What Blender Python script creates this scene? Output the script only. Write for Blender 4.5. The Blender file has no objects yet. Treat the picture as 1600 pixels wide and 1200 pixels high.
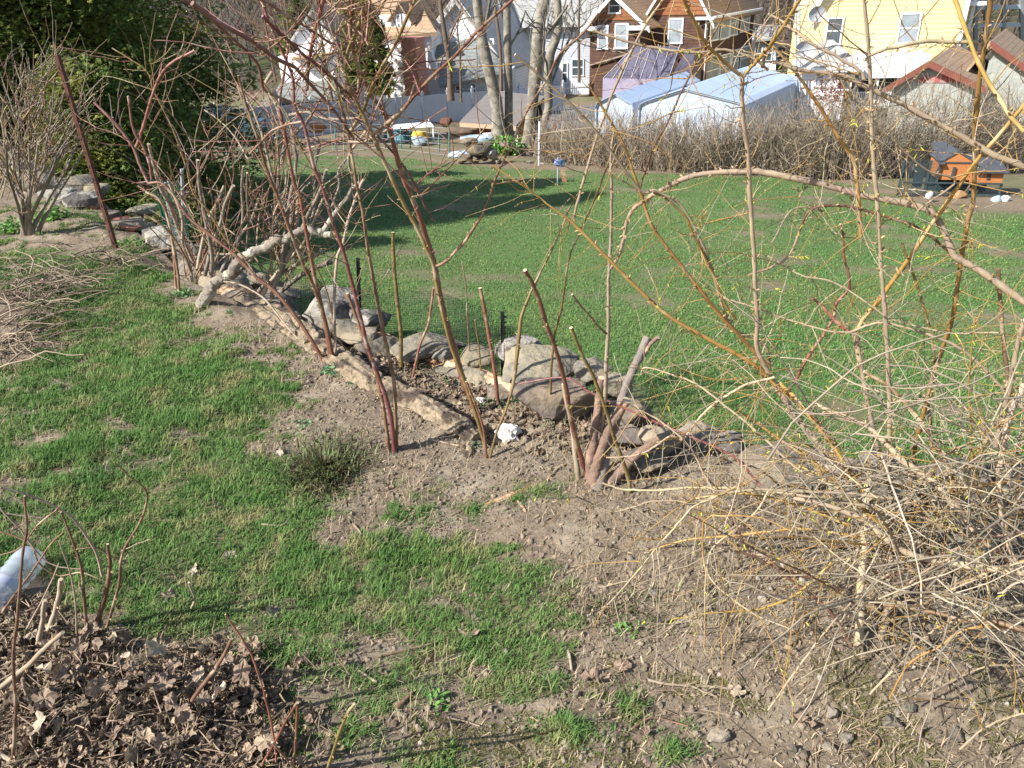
import bpy, math, random
import numpy as np
from mathutils import Vector, Matrix
random.seed(7); RNG = np.random.default_rng(11)
SC = bpy.context.scene
# ------------------------------------------------------------------ camera, sky, sun, exposure
FPX = 1205.0; PITCH = math.radians(28.7); ROLL = math.radians(2.0)
CAM = np.array([0.0, 0.0, 1.6])
cd = bpy.data.cameras.new('camera'); cam = bpy.data.objects.new('camera', cd)
SC.collection.objects.link(cam)
cd.sensor_fit = 'HORIZONTAL'; cd.sensor_width = 36.0; cd.lens = FPX / 1600 * 36.0
cd.clip_start = 0.05; cd.clip_end = 900
cam.matrix_world = Matrix.Translation(CAM.tolist()) @ Matrix.Rotation(math.pi / 2 - PITCH, 4, 'X') @ Matrix.Rotation(-ROLL, 4, 'Z')
SC.camera = cam
SUN_DIR = np.array([0.90, 0.44])            # where shadows point, on the ground
SUN_EL = math.radians(38)
wd = bpy.data.worlds.new('World'); SC.world = wd; wd.use_nodes = True
nt = wd.node_tree; sky = nt.nodes.new('ShaderNodeTexSky'); sky.sky_type = 'NISHITA'; sky.sun_disc = False
sky.sun_elevation = SUN_EL
sx, sy = -SUN_DIR[0], -SUN_DIR[1]
sky.sun_rotation = math.atan2(sx, sy)
bg = nt.nodes['Background']; bg.inputs['Strength'].default_value = 0.098
nt.links.new(sky.outputs[0], bg.inputs[0])
sl = bpy.data.lights.new('sun', 'SUN'); sl.energy = 5.0; sl.angle = math.radians(0.5); sl.color = (1.0, 0.965, 0.91)
so = bpy.data.objects.new('sun', sl); SC.collection.objects.link(so)
nrm = SUN_DIR / np.linalg.norm(SUN_DIR)
dv = Vector((nrm[0] * math.cos(SUN_EL), nrm[1] * math.cos(SUN_EL), -math.sin(SUN_EL)))
so.rotation_euler = dv.to_track_quat('-Z', 'Y').to_euler()
SC.view_settings.view_transform = 'Standard'; SC.view_settings.look = 'None'
SC.view_settings.exposure = 0.96; SC.view_settings.gamma = 1.0
SC.cycles.max_bounces = 6; SC.cycles.transparent_max_bounces = 12

# ------------------------------------------------------------------ noise and mapping helpers
def _hash(ix, iy, s):
    h = (ix.astype(np.int64) * 374761393 + iy.astype(np.int64) * 668265263 + s * 1442695041) & 0xffffffff
    h = ((h ^ (h >> 13)) * 1274126177) & 0xffffffff
    return ((h ^ (h >> 16)) & 0xffff) / 65535.0
def vnoise(x, y, s=0):
    x = np.asarray(x, float); y = np.asarray(y, float)
    ix = np.floor(x); iy = np.floor(y); fx = x - ix; fy = y - iy
    fx = fx * fx * (3 - 2 * fx); fy = fy * fy * (3 - 2 * fy)
    a = _hash(ix, iy, s); b = _hash(ix + 1, iy, s); c = _hash(ix, iy + 1, s); d = _hash(ix + 1, iy + 1, s)
    return (a * (1 - fx) + b * fx) * (1 - fy) + (c * (1 - fx) + d * fx) * fy
def fbm(x, y, s=0, o=4):
    t = 0; a = .5; n = 0
    for i in range(o):
        t = t + a * vnoise(np.asarray(x) * 2 ** i, np.asarray(y) * 2 ** i, s + i); n += a; a *= .5
    return t / n
EX = np.array([-14, -9, -5.6, -3.98, -3.08, -1.99, -1.33, -.73, -.22, .2, .54, .91, 1.71, 3.0, 6.0, 14])
EY = np.array([15, 12.5, 9.0, 7.07, 5.94, 4.66, 4.02, 3.52, 3.22, 2.92, 2.66, 2.36, 2.1, 2.0, 1.9, 1.6])
def edge(x): return np.interp(x, EX, EY)
LGX = np.array([-2.2, -1.07, -.82, -.60, -.42, -.24, -.12, .1]); LGY = np.array([4.6, 3.62, 3.30, 2.98, 2.78, 2.62, 2.48, 2.35])   # line of the rotten timber; the soil behind it lies lower
def h_ter(x, y):
    x = np.asarray(x, float); y = np.asarray(y, float)
    h = (fbm(x * 1.1, y * 1.1, 3) - .5) * .09 + (fbm(x * 6, y * 6, 5, 3) - .5) * .04 + (fbm(x * 22, y * 22, 15, 3) - .5) * .016
    h = h + .08 * np.exp(-(((x + 1.0) / .55) ** 2 + ((y - 1.0) / .42) ** 2))
    h = h + .10 * np.exp(-(((x + 3.3) / .5) ** 2 + ((y - 4.0) / .45) ** 2))
    h = h - .05 * np.clip((y - edge(x) + .35) / .35, 0, 1)
    h = h - .075 * np.clip((y - np.interp(x, LGX, LGY) - .02) / .07, 0, 1) * np.clip((x + 2.4) / .3, 0, 1) * np.clip((.15 - x) / .2, 0, 1)
    return h
def h_low(x, y):
    x = np.asarray(x, float); y = np.asarray(y, float)
    yy = np.minimum(y, 36)
    h = -0.62 - 0.128 * yy - .05 * np.clip(yy - 28, 0, 8) - 0.030 * np.clip(x, -12, 14) + (fbm(x * .25, y * .25, 21, 3) - .5) * .35
    h = h - .012 * (np.clip(y, 36, 62) - 36)
    h = h + .16 * np.clip(y - 62, 0, 200) * (1 + .3 * (fbm(x * .02, y * .02, 9) - .5)) 
    return h
def height(x, y):
    return np.where(np.asarray(y) < edge(x), h_ter(x, y), h_low(x, y))
CP, SP = math.cos(ROLL), math.sin(ROLL); TT = math.pi / 2 - PITCH
def rays(px, py):
    a = (np.asarray(px, float) - 800) / FPX; b = (600 - np.asarray(py, float)) / FPX
    x = a * CP + b * SP; y = -a * SP + b * CP
    return np.stack([x, y * math.cos(TT) + math.sin(TT), y * math.sin(TT) - math.cos(TT)], -1)
def W(px, py, Y):
    d = rays(px, py); return d * (np.asarray(Y, float) / d[..., 1])[..., None] + CAM
def Gn(px, py, hf=None, z0=0.0):
    hf = hf or h_ter; d = rays(px, py); z = np.full(d.shape[:-1], z0)
    for i in range(14):
        s = (z - 1.6) / np.minimum(d[..., 2], -1e-3); P = d * s[..., None] + CAM; z = .5 * z + .5 * hf(P[..., 0], P[..., 1])
    P[..., 2] = hf(P[..., 0], P[..., 1]); return P
def G(px, py): return Gn(px, py)
def GL(px, py): return Gn(px, py, h_low, -3.0)
def pix(P):
    d = np.asarray(P) - CAM
    yc = d[..., 1] * math.cos(TT) + d[..., 2] * math.sin(TT); zc = d[..., 1] * math.sin(TT) - d[..., 2] * math.cos(TT)
    X = d[..., 0] / np.maximum(zc, 1e-4); Y = yc / np.maximum(zc, 1e-4)
    a = X * CP - Y * SP; b = X * SP + Y * CP
    return 800 + a * FPX, 600 - b * FPX

# ------------------------------------------------------------------ materials
MATS = {}
def mat(name, c1, c2=None, scale=8, rough=.85, bump=0.0, bscale=None, objr=0.0, island=0.0, c3=None, s3=2.0,
        stretch=None, metal=0.0, lines=None, linec=None, spec=.3, trans=0.0, coat=0.0, edge3=(.45, .6)):
    """noise between c1 and c2, a patchy third colour c3, brightness varied per object / per island, optional z-lines (siding, ribs)"""
    m = bpy.data.materials.new(name); m.use_nodes = True; t = m.node_tree; N = t.nodes; L = t.links
    b = N['Principled BSDF']; b.inputs['Roughness'].default_value = rough; b.inputs['Metallic'].default_value = metal
    b.inputs['Specular IOR Level'].default_value = spec
    if coat: b.inputs['Coat Weight'].default_value = coat
    if c2 is None: c2 = tuple(v * .8 for v in c1)
    tc = N.new('ShaderNodeTexCoord'); src = tc.outputs['Object']
    if stretch:
        mp = N.new('ShaderNodeMapping'); mp.inputs['Scale'].default_value = stretch; L.new(src, mp.inputs[0]); src2 = mp.outputs[0]
    else: src2 = src
    n = N.new('ShaderNodeTexNoise'); n.inputs['Scale'].default_value = scale; n.inputs['Detail'].default_value = 6; n.inputs['Roughness'].default_value = .65
    L.new(src2, n.inputs['Vector'])
    r = N.new('ShaderNodeMapRange'); r.inputs[1].default_value = .32; r.inputs[2].default_value = .68; L.new(n.outputs[0], r.inputs[0])
    mx = N.new('ShaderNodeMix'); mx.data_type = 'RGBA'; mx.inputs[6].default_value = (*c1, 1); mx.inputs[7].default_value = (*c2, 1)
    L.new(r.outputs[0], mx.inputs[0]); col = mx.outputs[2]
    if c3:
        n3 = N.new('ShaderNodeTexNoise'); n3.inputs['Scale'].default_value = s3; n3.inputs['Detail'].default_value = 5; L.new(src, n3.inputs['Vector'])
        r3 = N.new('ShaderNodeMapRange'); r3.inputs[1].default_value = edge3[0]; r3.inputs[2].default_value = edge3[1]; L.new(n3.outputs[0], r3.inputs[0])
        m3 = N.new('ShaderNodeMix'); m3.data_type = 'RGBA'; m3.inputs[7].default_value = (*c3, 1); L.new(r3.outputs[0], m3.inputs[0]); L.new(col, m3.inputs[6]); col = m3.outputs[2]
    if lines:
        sp = N.new('ShaderNodeSeparateXYZ'); L.new(src, sp.inputs[0])
        mu = N.new('ShaderNodeMath'); mu.operation = 'MULTIPLY'; mu.inputs[1].default_value = 1.0 / lines; L.new(sp.outputs[2], mu.inputs[0])
        fr = N.new('ShaderNodeMath'); fr.operation = 'FRACT'; L.new(mu.outputs[0], fr.inputs[0])
        lt = N.new('ShaderNodeMath'); lt.operation = 'LESS_THAN'; lt.inputs[1].default_value = .16; L.new(fr.outputs[0], lt.inputs[0])
        ml = N.new('ShaderNodeMix'); ml.data_type = 'RGBA'; ml.inputs[7].default_value = (*(linec or tuple(v * .55 for v in c1)), 1); L.new(lt.outputs[0], ml.inputs[0]); L.new(col, ml.inputs[6]); col = ml.outputs[2]
    if objr or island:
        if objr: src_r = N.new('ShaderNodeObjectInfo').outputs['Random']; amt = objr
        else: src_r = N.new('ShaderNodeNewGeometry').outputs['Random Per Island']; amt = island
        rr = N.new('ShaderNodeMapRange'); rr.inputs[3].default_value = 1 - amt; rr.inputs[4].default_value = 1 + amt; L.new(src_r, rr.inputs[0])
        h = N.new('ShaderNodeHueSaturation'); L.new(rr.outputs[0], h.inputs['Value']); L.new(col, h.inputs['Color'])
        r5 = N.new('ShaderNodeMath'); r5.operation = 'MULTIPLY_ADD'; r5.inputs[1].default_value = .024; r5.inputs[2].default_value = .490
        f5 = N.new('ShaderNodeMath'); f5.operation = 'MULTIPLY'; f5.inputs[1].default_value = 7.31; L.new(src_r, f5.inputs[0])
        f6 = N.new('ShaderNodeMath'); f6.operation = 'FRACT'; L.new(f5.outputs[0], f6.inputs[0]); L.new(f6.outputs[0], r5.inputs[0]); L.new(r5.outputs[0], h.inputs['Hue'])
        col = h.outputs[0]
    L.new(col, b.inputs['Base Color'])
    if bump:
        nb = N.new('ShaderNodeTexNoise'); nb.inputs['Scale'].default_value = bscale or scale * 3; nb.inputs['Detail'].default_value = 5; L.new(src2, nb.inputs['Vector'])
        bp = N.new('ShaderNodeBump'); bp.inputs['Strength'].default_value = bump; bp.inputs['Distance'].default_value = .5 / (bscale or scale * 3)
        L.new(nb.outputs[0], bp.inputs['Height']); L.new(bp.outputs[0], b.inputs['Normal'])
    if trans:
        tr = N.new('ShaderNodeBsdfTranslucent'); L.new(col, tr.inputs[0]); ms = N.new('ShaderNodeMixShader'); ms.inputs[0].default_value = trans
        L.new(b.outputs[0], ms.inputs[1]); L.new(tr.outputs[0], ms.inputs[2]); L.new(ms.outputs[0], N['Material Output'].inputs[0])
    MATS[name] = m; return m

# ------------------------------------------------------------------ mesh helpers
class MB:
    def __init__(s): s.V = []; s.F = []; s.n = 0
    def add(s, V, F, mi=0):
        V = np.asarray(V, float).reshape(-1, 3)
        if isinstance(F, np.ndarray): F = [F]
        for f in F:
            f = np.asarray(f)
            if f.size: s.F.append((f + s.n, mi))
        s.V.append(V); s.n += len(V)
    def face(s, pts, mi=0): s.add(pts, np.arange(len(pts))[None], mi)
    def build(s, name, mats, parent=None, smooth=False):
        V = np.concatenate(s.V) if s.V else np.zeros((0, 3))
        if parent is not None: V = V - np.array(parent_origin(parent))
        me = bpy.data.meshes.new(name)
        me.vertices.add(len(V)); me.vertices.foreach_set('co', V.astype(np.float32).ravel())
        li = np.concatenate([f.ravel() for f, _ in s.F]); tot = np.concatenate([np.full(len(f), f.shape[1]) for f, _ in s.F])
        me.loops.add(len(li)); me.loops.foreach_set('vertex_index', li.astype(np.int32))
        me.polygons.add(len(tot)); st = np.concatenate([[0], np.cumsum(tot)[:-1]]); me.polygons.foreach_set('loop_start', st.astype(np.int32))
        if isinstance(mats, (list, tuple)):
            for m in mats: me.materials.append(m)
            me.polygons.foreach_set('material_index', np.concatenate([np.full(len(f), mi) for f, mi in s.F]).astype(np.int32))
        elif mats: me.materials.append(mats)
        me.update(calc_edges=True)
        me.polygons.foreach_set('use_smooth', np.full(len(tot), bool(smooth)))
        o = bpy.data.objects.new(name, me); SC.collection.objects.link(o)
        if parent is not None: o.parent = parent
        return o
ORG = {}
def parent_origin(p):
    o = np.zeros(3)
    while p is not None: o += np.array(p.location); p = p.parent
    return o
def tag(o, label=None, cat=None, group=None, kind=None):
    if label: o['label'] = label
    if cat: o['category'] = cat
    if group: o['group'] = group
    if kind: o['kind'] = kind
    return o
def thing(name, loc, label, cat, group=None):
    o = bpy.data.objects.new(name, None); SC.collection.objects.link(o); o.location = tuple(float(v) for v in loc); o.empty_display_size = .1
    return tag(o, label, cat, group)
BOXF = np.array([[0, 3, 2, 1], [4, 5, 6, 7], [0, 1, 5, 4], [1, 2, 6, 5], [2, 3, 7, 6], [3, 0, 4, 7]])
def hexa(mb, P8, mi=0): mb.add(P8, BOXF, mi)
def box(mb, c, s, rz=0, mi=0, R=None):
    sx, sy, sz = np.array(s) / 2
    P = np.array([[-sx, -sy, -sz], [sx, -sy, -sz], [sx, sy, -sz], [-sx, sy, -sz], [-sx, -sy, sz], [sx, -sy, sz], [sx, sy, sz], [-sx, sy, sz]])
    if R is None: R = np.array([[math.cos(rz), -math.sin(rz), 0], [math.sin(rz), math.cos(rz), 0], [0, 0, 1]])
    mb.add(P @ R.T + np.array(c), BOXF, mi)
def catmull(P, sub):
    P = np.asarray(P, float)
    if len(P) < 3 or sub < 2: return P
    Q = np.vstack([2 * P[0] - P[1], P, 2 * P[-1] - P[-2]]); out = []
    for i in range(1, len(Q) - 2):
        for k in range(sub):
            t = k / sub; a, b, c, d = Q[i - 1], Q[i], Q[i + 1], Q[i + 2]
            out.append(.5 * (2 * b + (c - a) * t + (2 * a - 5 * b + 4 * c - d) * t * t + (3 * b - a - 3 * c + d) * t ** 3))
    out.append(P[-1]); return np.array(out)
def tube(mb, P, r, sides=6, cap=True, mi=0, capmi=None, jit=0.0, flat=1.0):
    P = np.asarray(P, float); n = len(P); r = np.broadcast_to(np.asarray(r, float), (n,)).copy()
    if jit: r *= 1 + jit * (RNG.random(n) - .5)
    T = np.gradient(P, axis=0); T /= np.linalg.norm(T, axis=1)[:, None] + 1e-9
    up = np.array([0, 0, 1.0]) if abs(T[0, 2]) < .9 else np.array([1.0, 0, 0])
    u = np.cross(T[0], up); u /= np.linalg.norm(u); U = np.zeros_like(P)
    for i in range(n):
        u = u - T[i] * u.dot(T[i]); u /= np.linalg.norm(u) + 1e-9; U[i] = u
    B = np.cross(T, U); a = np.arange(sides) * 2 * math.pi / sides
    ring = P[:, None] + r[:, None, None] * (np.cos(a)[None, :, None] * U[:, None] + flat * np.sin(a)[None, :, None] * B[:, None])
    i = np.arange(n - 1)[:, None] * sides; j = np.arange(sides)[None]; k = (j + 1) % sides
    F = np.stack([i + j, i + k, i + sides + k, i + sides + j], -1).reshape(-1, 4)
    mb.add(ring.reshape(-1, 3), F, mi)
    if cap:
        mb.face(ring[-1], mi if capmi is None else capmi); mb.face(ring[0][::-1], mi)
    return ring
def rotm(n, rng=None, tilt=None):
    """n random rotations; tilt = std of tilt from flat with random spin"""
    rng = rng or RNG; a = rng.random(n) * 2 * math.pi
    if tilt is None: tilt = 1.2
    bx = rng.normal(0, tilt, n); by = rng.normal(0, tilt, n)
    z = np.zeros(n); o = np.ones(n)
    Rz = np.stack([np.cos(a), -np.sin(a), z, np.sin(a), np.cos(a), z, z, z, o], -1).reshape(n, 3, 3)
    Rx = np.stack([o, z, z, z, np.cos(bx), -np.sin(bx), z, np.sin(bx), np.cos(bx)], -1).reshape(n, 3, 3)
    Ry = np.stack([np.cos(by), z, np.sin(by), z, o, z, -np.sin(by), z, np.cos(by)], -1).reshape(n, 3, 3)
    return Rx @ Ry @ Rz
def scatter(mb, TV, TF, pos, R, s, mi=0):
    TV = np.asarray(TV, float); n = len(pos); s = np.asarray(s, float)
    if s.ndim == 1: s = s[:, None] * np.ones(3)
    V = np.einsum('nij,nkj->nki', R, TV[None] * s[:, None, :]) + pos[:, None]
    k = len(TV)
    for f in (TF if isinstance(TF, list) else [TF]):
        f = np.asarray(f); F = (f[None] + (np.arange(n) * k)[:, None, None]).reshape(-1, f.shape[1])
        mb.F.append((F + mb.n, mi))
    mb.V.append(V.reshape(-1, 3)); mb.n += n * k
def ico(sub):
    import bmesh
    b = bmesh.new(); bmesh.ops.create_icosphere(b, subdivisions=sub, radius=1); b.verts.ensure_lookup_table()
    V = np.array([v.co[:] for v in b.verts]); F = np.array([[v.index for v in f.verts] for f in b.faces]); b.free(); return V, F
ICO1, ICO2, ICO3, ICO4 = ico(1), ico(2), ico(3), ico(4)
def stone_geo(rng, size, sub=None, cuts=24, rough=.06, rz=0):
    V, F = sub or ICO4; n = rng.normal(0, 1, (cuts, 3)); n /= np.linalg.norm(n, axis=1)[:, None]
    n = np.vstack([n, [[0, 0, 1], [0, 0, -1]]]); d = rng.uniform(.62, .88, len(n)); 
    dots = V @ n.T; r = np.min(np.where(dots > .05, d / np.maximum(dots, .05), 9), axis=1); r = np.minimum(r, 1.25)
    P = V * r[:, None]
    q = P * 2.3 + rng.random(3) * 20
    nz = (fbm(q[:, 0] + q[:, 2] * .7, q[:, 1] - q[:, 2] * .6, int(rng.integers(99)), 4) - .5)
    P = P * (1 + rough * 2 * nz[:, None]) * (np.array(size) / 2 / .85)
    c, s = math.cos(rz), math.sin(rz)
    return P @ np.array([[c, s, 0], [-s, c, 0], [0, 0, 1]]), F
# ------------------------------------------------------------------ ground
COVER = """
3333200000000000000000000000000
8887630000000000000000000000000
3577862000000000000000000000000
2788875420000000000000000000000
4568888773000000000000000000000
7557888884000000000000000000000
4676778861000000000000000000000
6777667873000000000000000000000
5678888887411212410000000000000
4567888887645332000000000000000
5678878888766776542000000000000
4577678887766666641000000000000
2334566777666667751000000000000
1122334466555556642000000000000
1111112334544334442200000000000
1111111233334444334313000000000
1111111233333443453323310000000
""".split()
CG = np.array([[int(c) for c in r[:31]] for r in COVER], float) / 9
def cover(x, y, z=0.0):
    px, py = pix(np.stack([x, y, np.broadcast_to(z, np.shape(x))], -1))
    px = px + (fbm(np.asarray(x) * 9, np.asarray(y) * 9, 41, 3) - .5) * 90; py = py + (fbm(np.asarray(x) * 9, np.asarray(y) * 9, 51, 3) - .5) * 60
    gx = np.clip(px / 50 - .5, 0, 29.99); gy = np.clip((py - 350) / 50 - .5, 0, 15.99)
    i = gx.astype(int); j = gy.astype(int); fx = gx - i; fy = gy - j
    v = (CG[j, i] * (1 - fx) + CG[j, i + 1] * fx) * (1 - fy) + (CG[j + 1, i] * (1 - fx) + CG[j + 1, i + 1] * fx) * fy
    v = np.where(np.asarray(y) < .7, v * .6, v)
    n = fbm(np.asarray(x) * 5, np.asarray(y) * 9, 61, 5) * .6 + fbm(np.asarray(x) * 17, np.asarray(y) * 26, 67, 3) * .4
    return np.clip((v * 1.2 - (1 - n) * 2.15 + .60) * 2.6, 0, 1) * (v > .03)
def grid_sheet(name, xs, yfun, nv, hf, m, attr=None):
    xs = np.asarray(xs); X = np.repeat(xs[:, None], nv, 1); Y = yfun(xs); Z = hf(X, Y)
    V = np.stack([X, Y, Z], -1).reshape(-1, 3)
    i = np.arange(len(xs) - 1)[:, None] * nv; j = np.arange(nv - 1)[None]
    F = np.stack([i + j, i + nv + j, i + nv + j + 1, i + j + 1], -1).reshape(-1, 4)
    mb = MB(); mb.add(V, F); o = mb.build(name, m, None, True)
    if attr is not None:
        a = o.data.attributes.new('cov', 'FLOAT', 'POINT'); a.data.foreach_set('value', attr(X, Y).ravel().astype(np.float32))
    return tag(o, kind='structure')
def ground_mat(name, grassc, grassc2, soil1, soil2, soil3, attr=True, sc=6, fine=60, bump=.6):
    m = bpy.data.materials.new(name); m.use_nodes = True; t = m.node_tree; N = t.nodes; L = t.links; b = N['Principled BSDF']
    b.inputs['Roughness'].default_value = .95; b.inputs['Specular IOR Level'].default_value = .15
    tc = N.new('ShaderNodeTexCoord')
    def noise(s, d=6, r=.65):
        n = N.new('ShaderNodeTexNoise'); n.inputs['Scale'].default_value = s; n.inputs['Detail'].default_value = d; n.inputs['Roughness'].default_value = r; L.new(tc.outputs['Object'], n.inputs['Vector']); return n.outputs[0]
    def rng_(v, a, c):
        r = N.new('ShaderNodeMapRange'); r.inputs[1].default_value = a; r.inputs[2].default_value = c; L.new(v, r.inputs[0]); return r.outputs[0]
    def mix(f, a, c):
        x = N.new('ShaderNodeMix'); x.data_type = 'RGBA'; L.new(f, x.inputs[0])
        for k, v in ((6, a), (7, c)):
            if isinstance(v, tuple): x.inputs[k].default_value = (*v, 1)
            else: L.new(v, x.inputs[k])
        return x.outputs[2]
    soil = mix(rng_(noise(fine), .35, .65), soil1, soil2); soil = mix(rng_(noise(sc, 8), .5, .68), soil, soil3)
    gr = mix(rng_(noise(fine * .7), .38, .62), grassc, grassc2)
    if attr:
        at = N.new('ShaderNodeAttribute'); at.attribute_name = 'cov'; col = mix(at.outputs['Fac'], soil, gr)
    else: col = soil
    L.new(col, b.inputs['Base Color'])
    bp = N.new('ShaderNodeBump'); bp.inputs['Strength'].default_value = bump; bp.inputs['Distance'].default_value = .006
    L.new(noise(fine * 2.2, 8, .75), bp.inputs['Height']); L.new(bp.outputs[0], b.inputs['Normal'])
    return m
SOIL_M = ground_mat('soil', (.12, .12, .055), (.19, .155, .09), (.265, .21, .15), (.135, .102, .072), (.32, .27, .20), bump=1.0)
xs = np.concatenate([np.linspace(-14, -5.1, 40), np.arange(-5.0, 4.0, .021), np.linspace(4.1, 14, 40)])
v = np.concatenate([np.linspace(0, .30, 25), np.linspace(.30, 1, 300)[1:]])
def yter(xs): 
    e = edge(xs); y0 = -4.0
    t = v[None, :]; near = .15
    # rows: coarse behind the camera, fine from y=.15 to the wall edge
    return np.where(t < .30, y0 + (near - y0) * t / .30, near + (e[:, None] - near) * (t - .30) / .70)
def hter_drop(X, Y):
    h = h_ter(X, Y); h[:, -1] = h_low(X[:, -1], Y[:, -1]) - .1
    return h
ter = grid_sheet('terrace_ground', xs, yter, len(v), hter_drop, SOIL_M, lambda X, Y: cover(X, Y))
LAWN_M = ground_mat('lawn_turf', (.07, .13, .035), (.12, .15, .06), (.24, .19, .13), (.16, .12, .08), (.12, .10, .06), sc=1.2, fine=22, bump=.8)
# the lower garden and everything beyond: one sheet to the hills
ys = np.concatenate([np.linspace(0, 34, 290), 34 + np.cumsum(np.linspace(.3, 12, 60))])
xs2 = np.concatenate([-14 - np.cumsum(np.linspace(.3, 16, 50))[::-1], np.linspace(-14, 16, 230), 16 + np.cumsum(np.linspace(.3, 16, 50))])
LX = np.array([-14, -8, -6, -4, -2, 0, 2, 5, 8, 14]); 
def lawn_far(x): return 0
_fe = [(-14, GL(150, 250)), ]
FEpx = [(200, 262), (300, 250), (400, 247), (520, 240), (600, 240), (700, 256), (760, 258), (860, 262), (930, 268), (1000, 268), (1100, 271), (1200, 275), (1300, 281), (1380, 302), (1470, 324), (1600, 328)]
FEw = np.array([GL(a, b) for a, b in FEpx]); o_ = np.argsort(FEw[:, 0]); FEX = FEw[o_, 0]; FEY = FEw[o_, 1]
def cov_low(X, Y):
    fe = np.interp(X, FEX, FEY); d = (fe - Y) + (fbm(X * .8, Y * .8, 71) - .5) * 1.6
    c = np.clip(d / .7, 0, 1)
    c = c * np.clip(1.15 - .9 * np.clip(fbm(X * 1.3, Y * 1.3, 77) - .52, 0, 1) * 4, 0, 1)
    c = np.where(Y > fe + 1, .35 * (fbm(X * .4, Y * .4, 79) > .5), c)
    near = np.clip((Y - edge(X) - .15) / .4, 0, 1)
    return c * near
grid_sheet('lawn', xs2, lambda x: edge(np.clip(x, -14, 14))[:, None] - .12 + ys[None, :], len(ys), h_low, LAWN_M, cov_low)
# ------------------------------------------------------------------ grass
GRASS_M = mat('grass_blades', (.095, .195, .048), (.155, .240, .075), scale=5, rough=.75, island=.34, c3=(.30, .29, .13), s3=7, trans=.25, spec=.12, edge3=(.52, .68))
GRASS2_M = mat('lawn_blades', (.085, .205, .052), (.130, .245, .074), scale=.8, rough=.85, island=.18, c3=(.16, .24, .075), s3=.9, trans=.2, spec=.06)
STRAW_M = mat('straw', (.42, .34, .22), (.28, .21, .13), scale=12, rough=.8, island=.35, trans=.1)
def blades(mb, P, L_, Wd, lean=.5, segs=3, rng=RNG, az=None):
    n = len(P); a = rng.random(n) * 2 * math.pi if az is None else az
    d = np.stack([np.cos(a), np.sin(a), np.zeros(n)], -1); w = np.stack([-np.sin(a), np.cos(a), np.zeros(n)], -1) * (Wd / 2)[:, None]
    le = np.abs(rng.normal(0, lean, n)) + .15
    rows = []
    for k in range(segs + 1):
        t = k / segs; ang = le * t * 1.5
        c = P + d * (L_ * t * np.sin(ang))[:, None] + np.array([0, 0, 1.0]) * (L_ * t * np.cos(ang))[:, None]
        if k < segs: ww = w * (1 - t * .55); rows += [c - ww, c + ww]
        else: rows += [c]
    V = np.stack(rows, 1); k = V.shape[1]; base = (np.arange(n) * k)[:, None]
    Fq = [np.concatenate([base + 2 * i, base + 2 * i + 1, base + 2 * i + 3, base + 2 * i + 2], 1) for i in range(segs - 1)]
    Ft = np.concatenate([base + 2 * (segs - 1), base + 2 * (segs - 1) + 1, base + 2 * segs], 1)
    F = ([np.concatenate(Fq)] if Fq else []) + [Ft]
    off = mb.n
    for f in F: mb.F.append((f + off, 0))
    mb.V.append(V.reshape(-1, 3)); mb.n += n * k
def pts_on_screen(n, hf, x0, x1, y0, y1, rng=RNG):
    return Gn(rng.uniform(x0, x1, n), rng.uniform(y0, y1, n), hf, 0 if hf is h_ter else -3.0)
# terrace grass: even area density near, thinner far
def area_pts(n, x0, x1, y0, y1, rng=RNG):
    x = rng.uniform(x0, x1, n); y = rng.uniform(y0, y1, n); return np.stack([x, y, h_ter(x, y)], -1)
mb = MB(); Pn = np.vstack([area_pts(560000, -3.0, 1.6, .4, 3.4), area_pts(520000, -7.0, 0, 3.0, 6.4)])
c = cover(Pn[:, 0], Pn[:, 1]); keep = (RNG.random(len(Pn)) < c * 1.0 * (.35 + 1.1 * fbm(Pn[:, 0] * 14, Pn[:, 1] * 14, 91, 2))) & (Pn[:, 1] < edge(Pn[:, 0]) - .1); Pn = Pn[keep]; c = c[keep]
dist = np.linalg.norm(Pn - CAM, axis=1); tall = .35 + 1.15 * fbm(Pn[:, 0] * 3.1, Pn[:, 1] * 4.5, 95, 3)
Lb = (.012 + .024 * RNG.random(len(Pn))) * tall * (.6 + .5 * c); blades(mb, Pn, Lb, .0014 + .0006 * dist * (.6 + .6 * RNG.random(len(Pn))), .55, az=RNG.normal(.5, 1.3, len(Pn)))
tag(mb.build('grass', GRASS_M), kind='stuff', label='green grass growing in uneven patches over the bare upper bank', cat='grass')
print('terrace blades', len(Pn))
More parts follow.
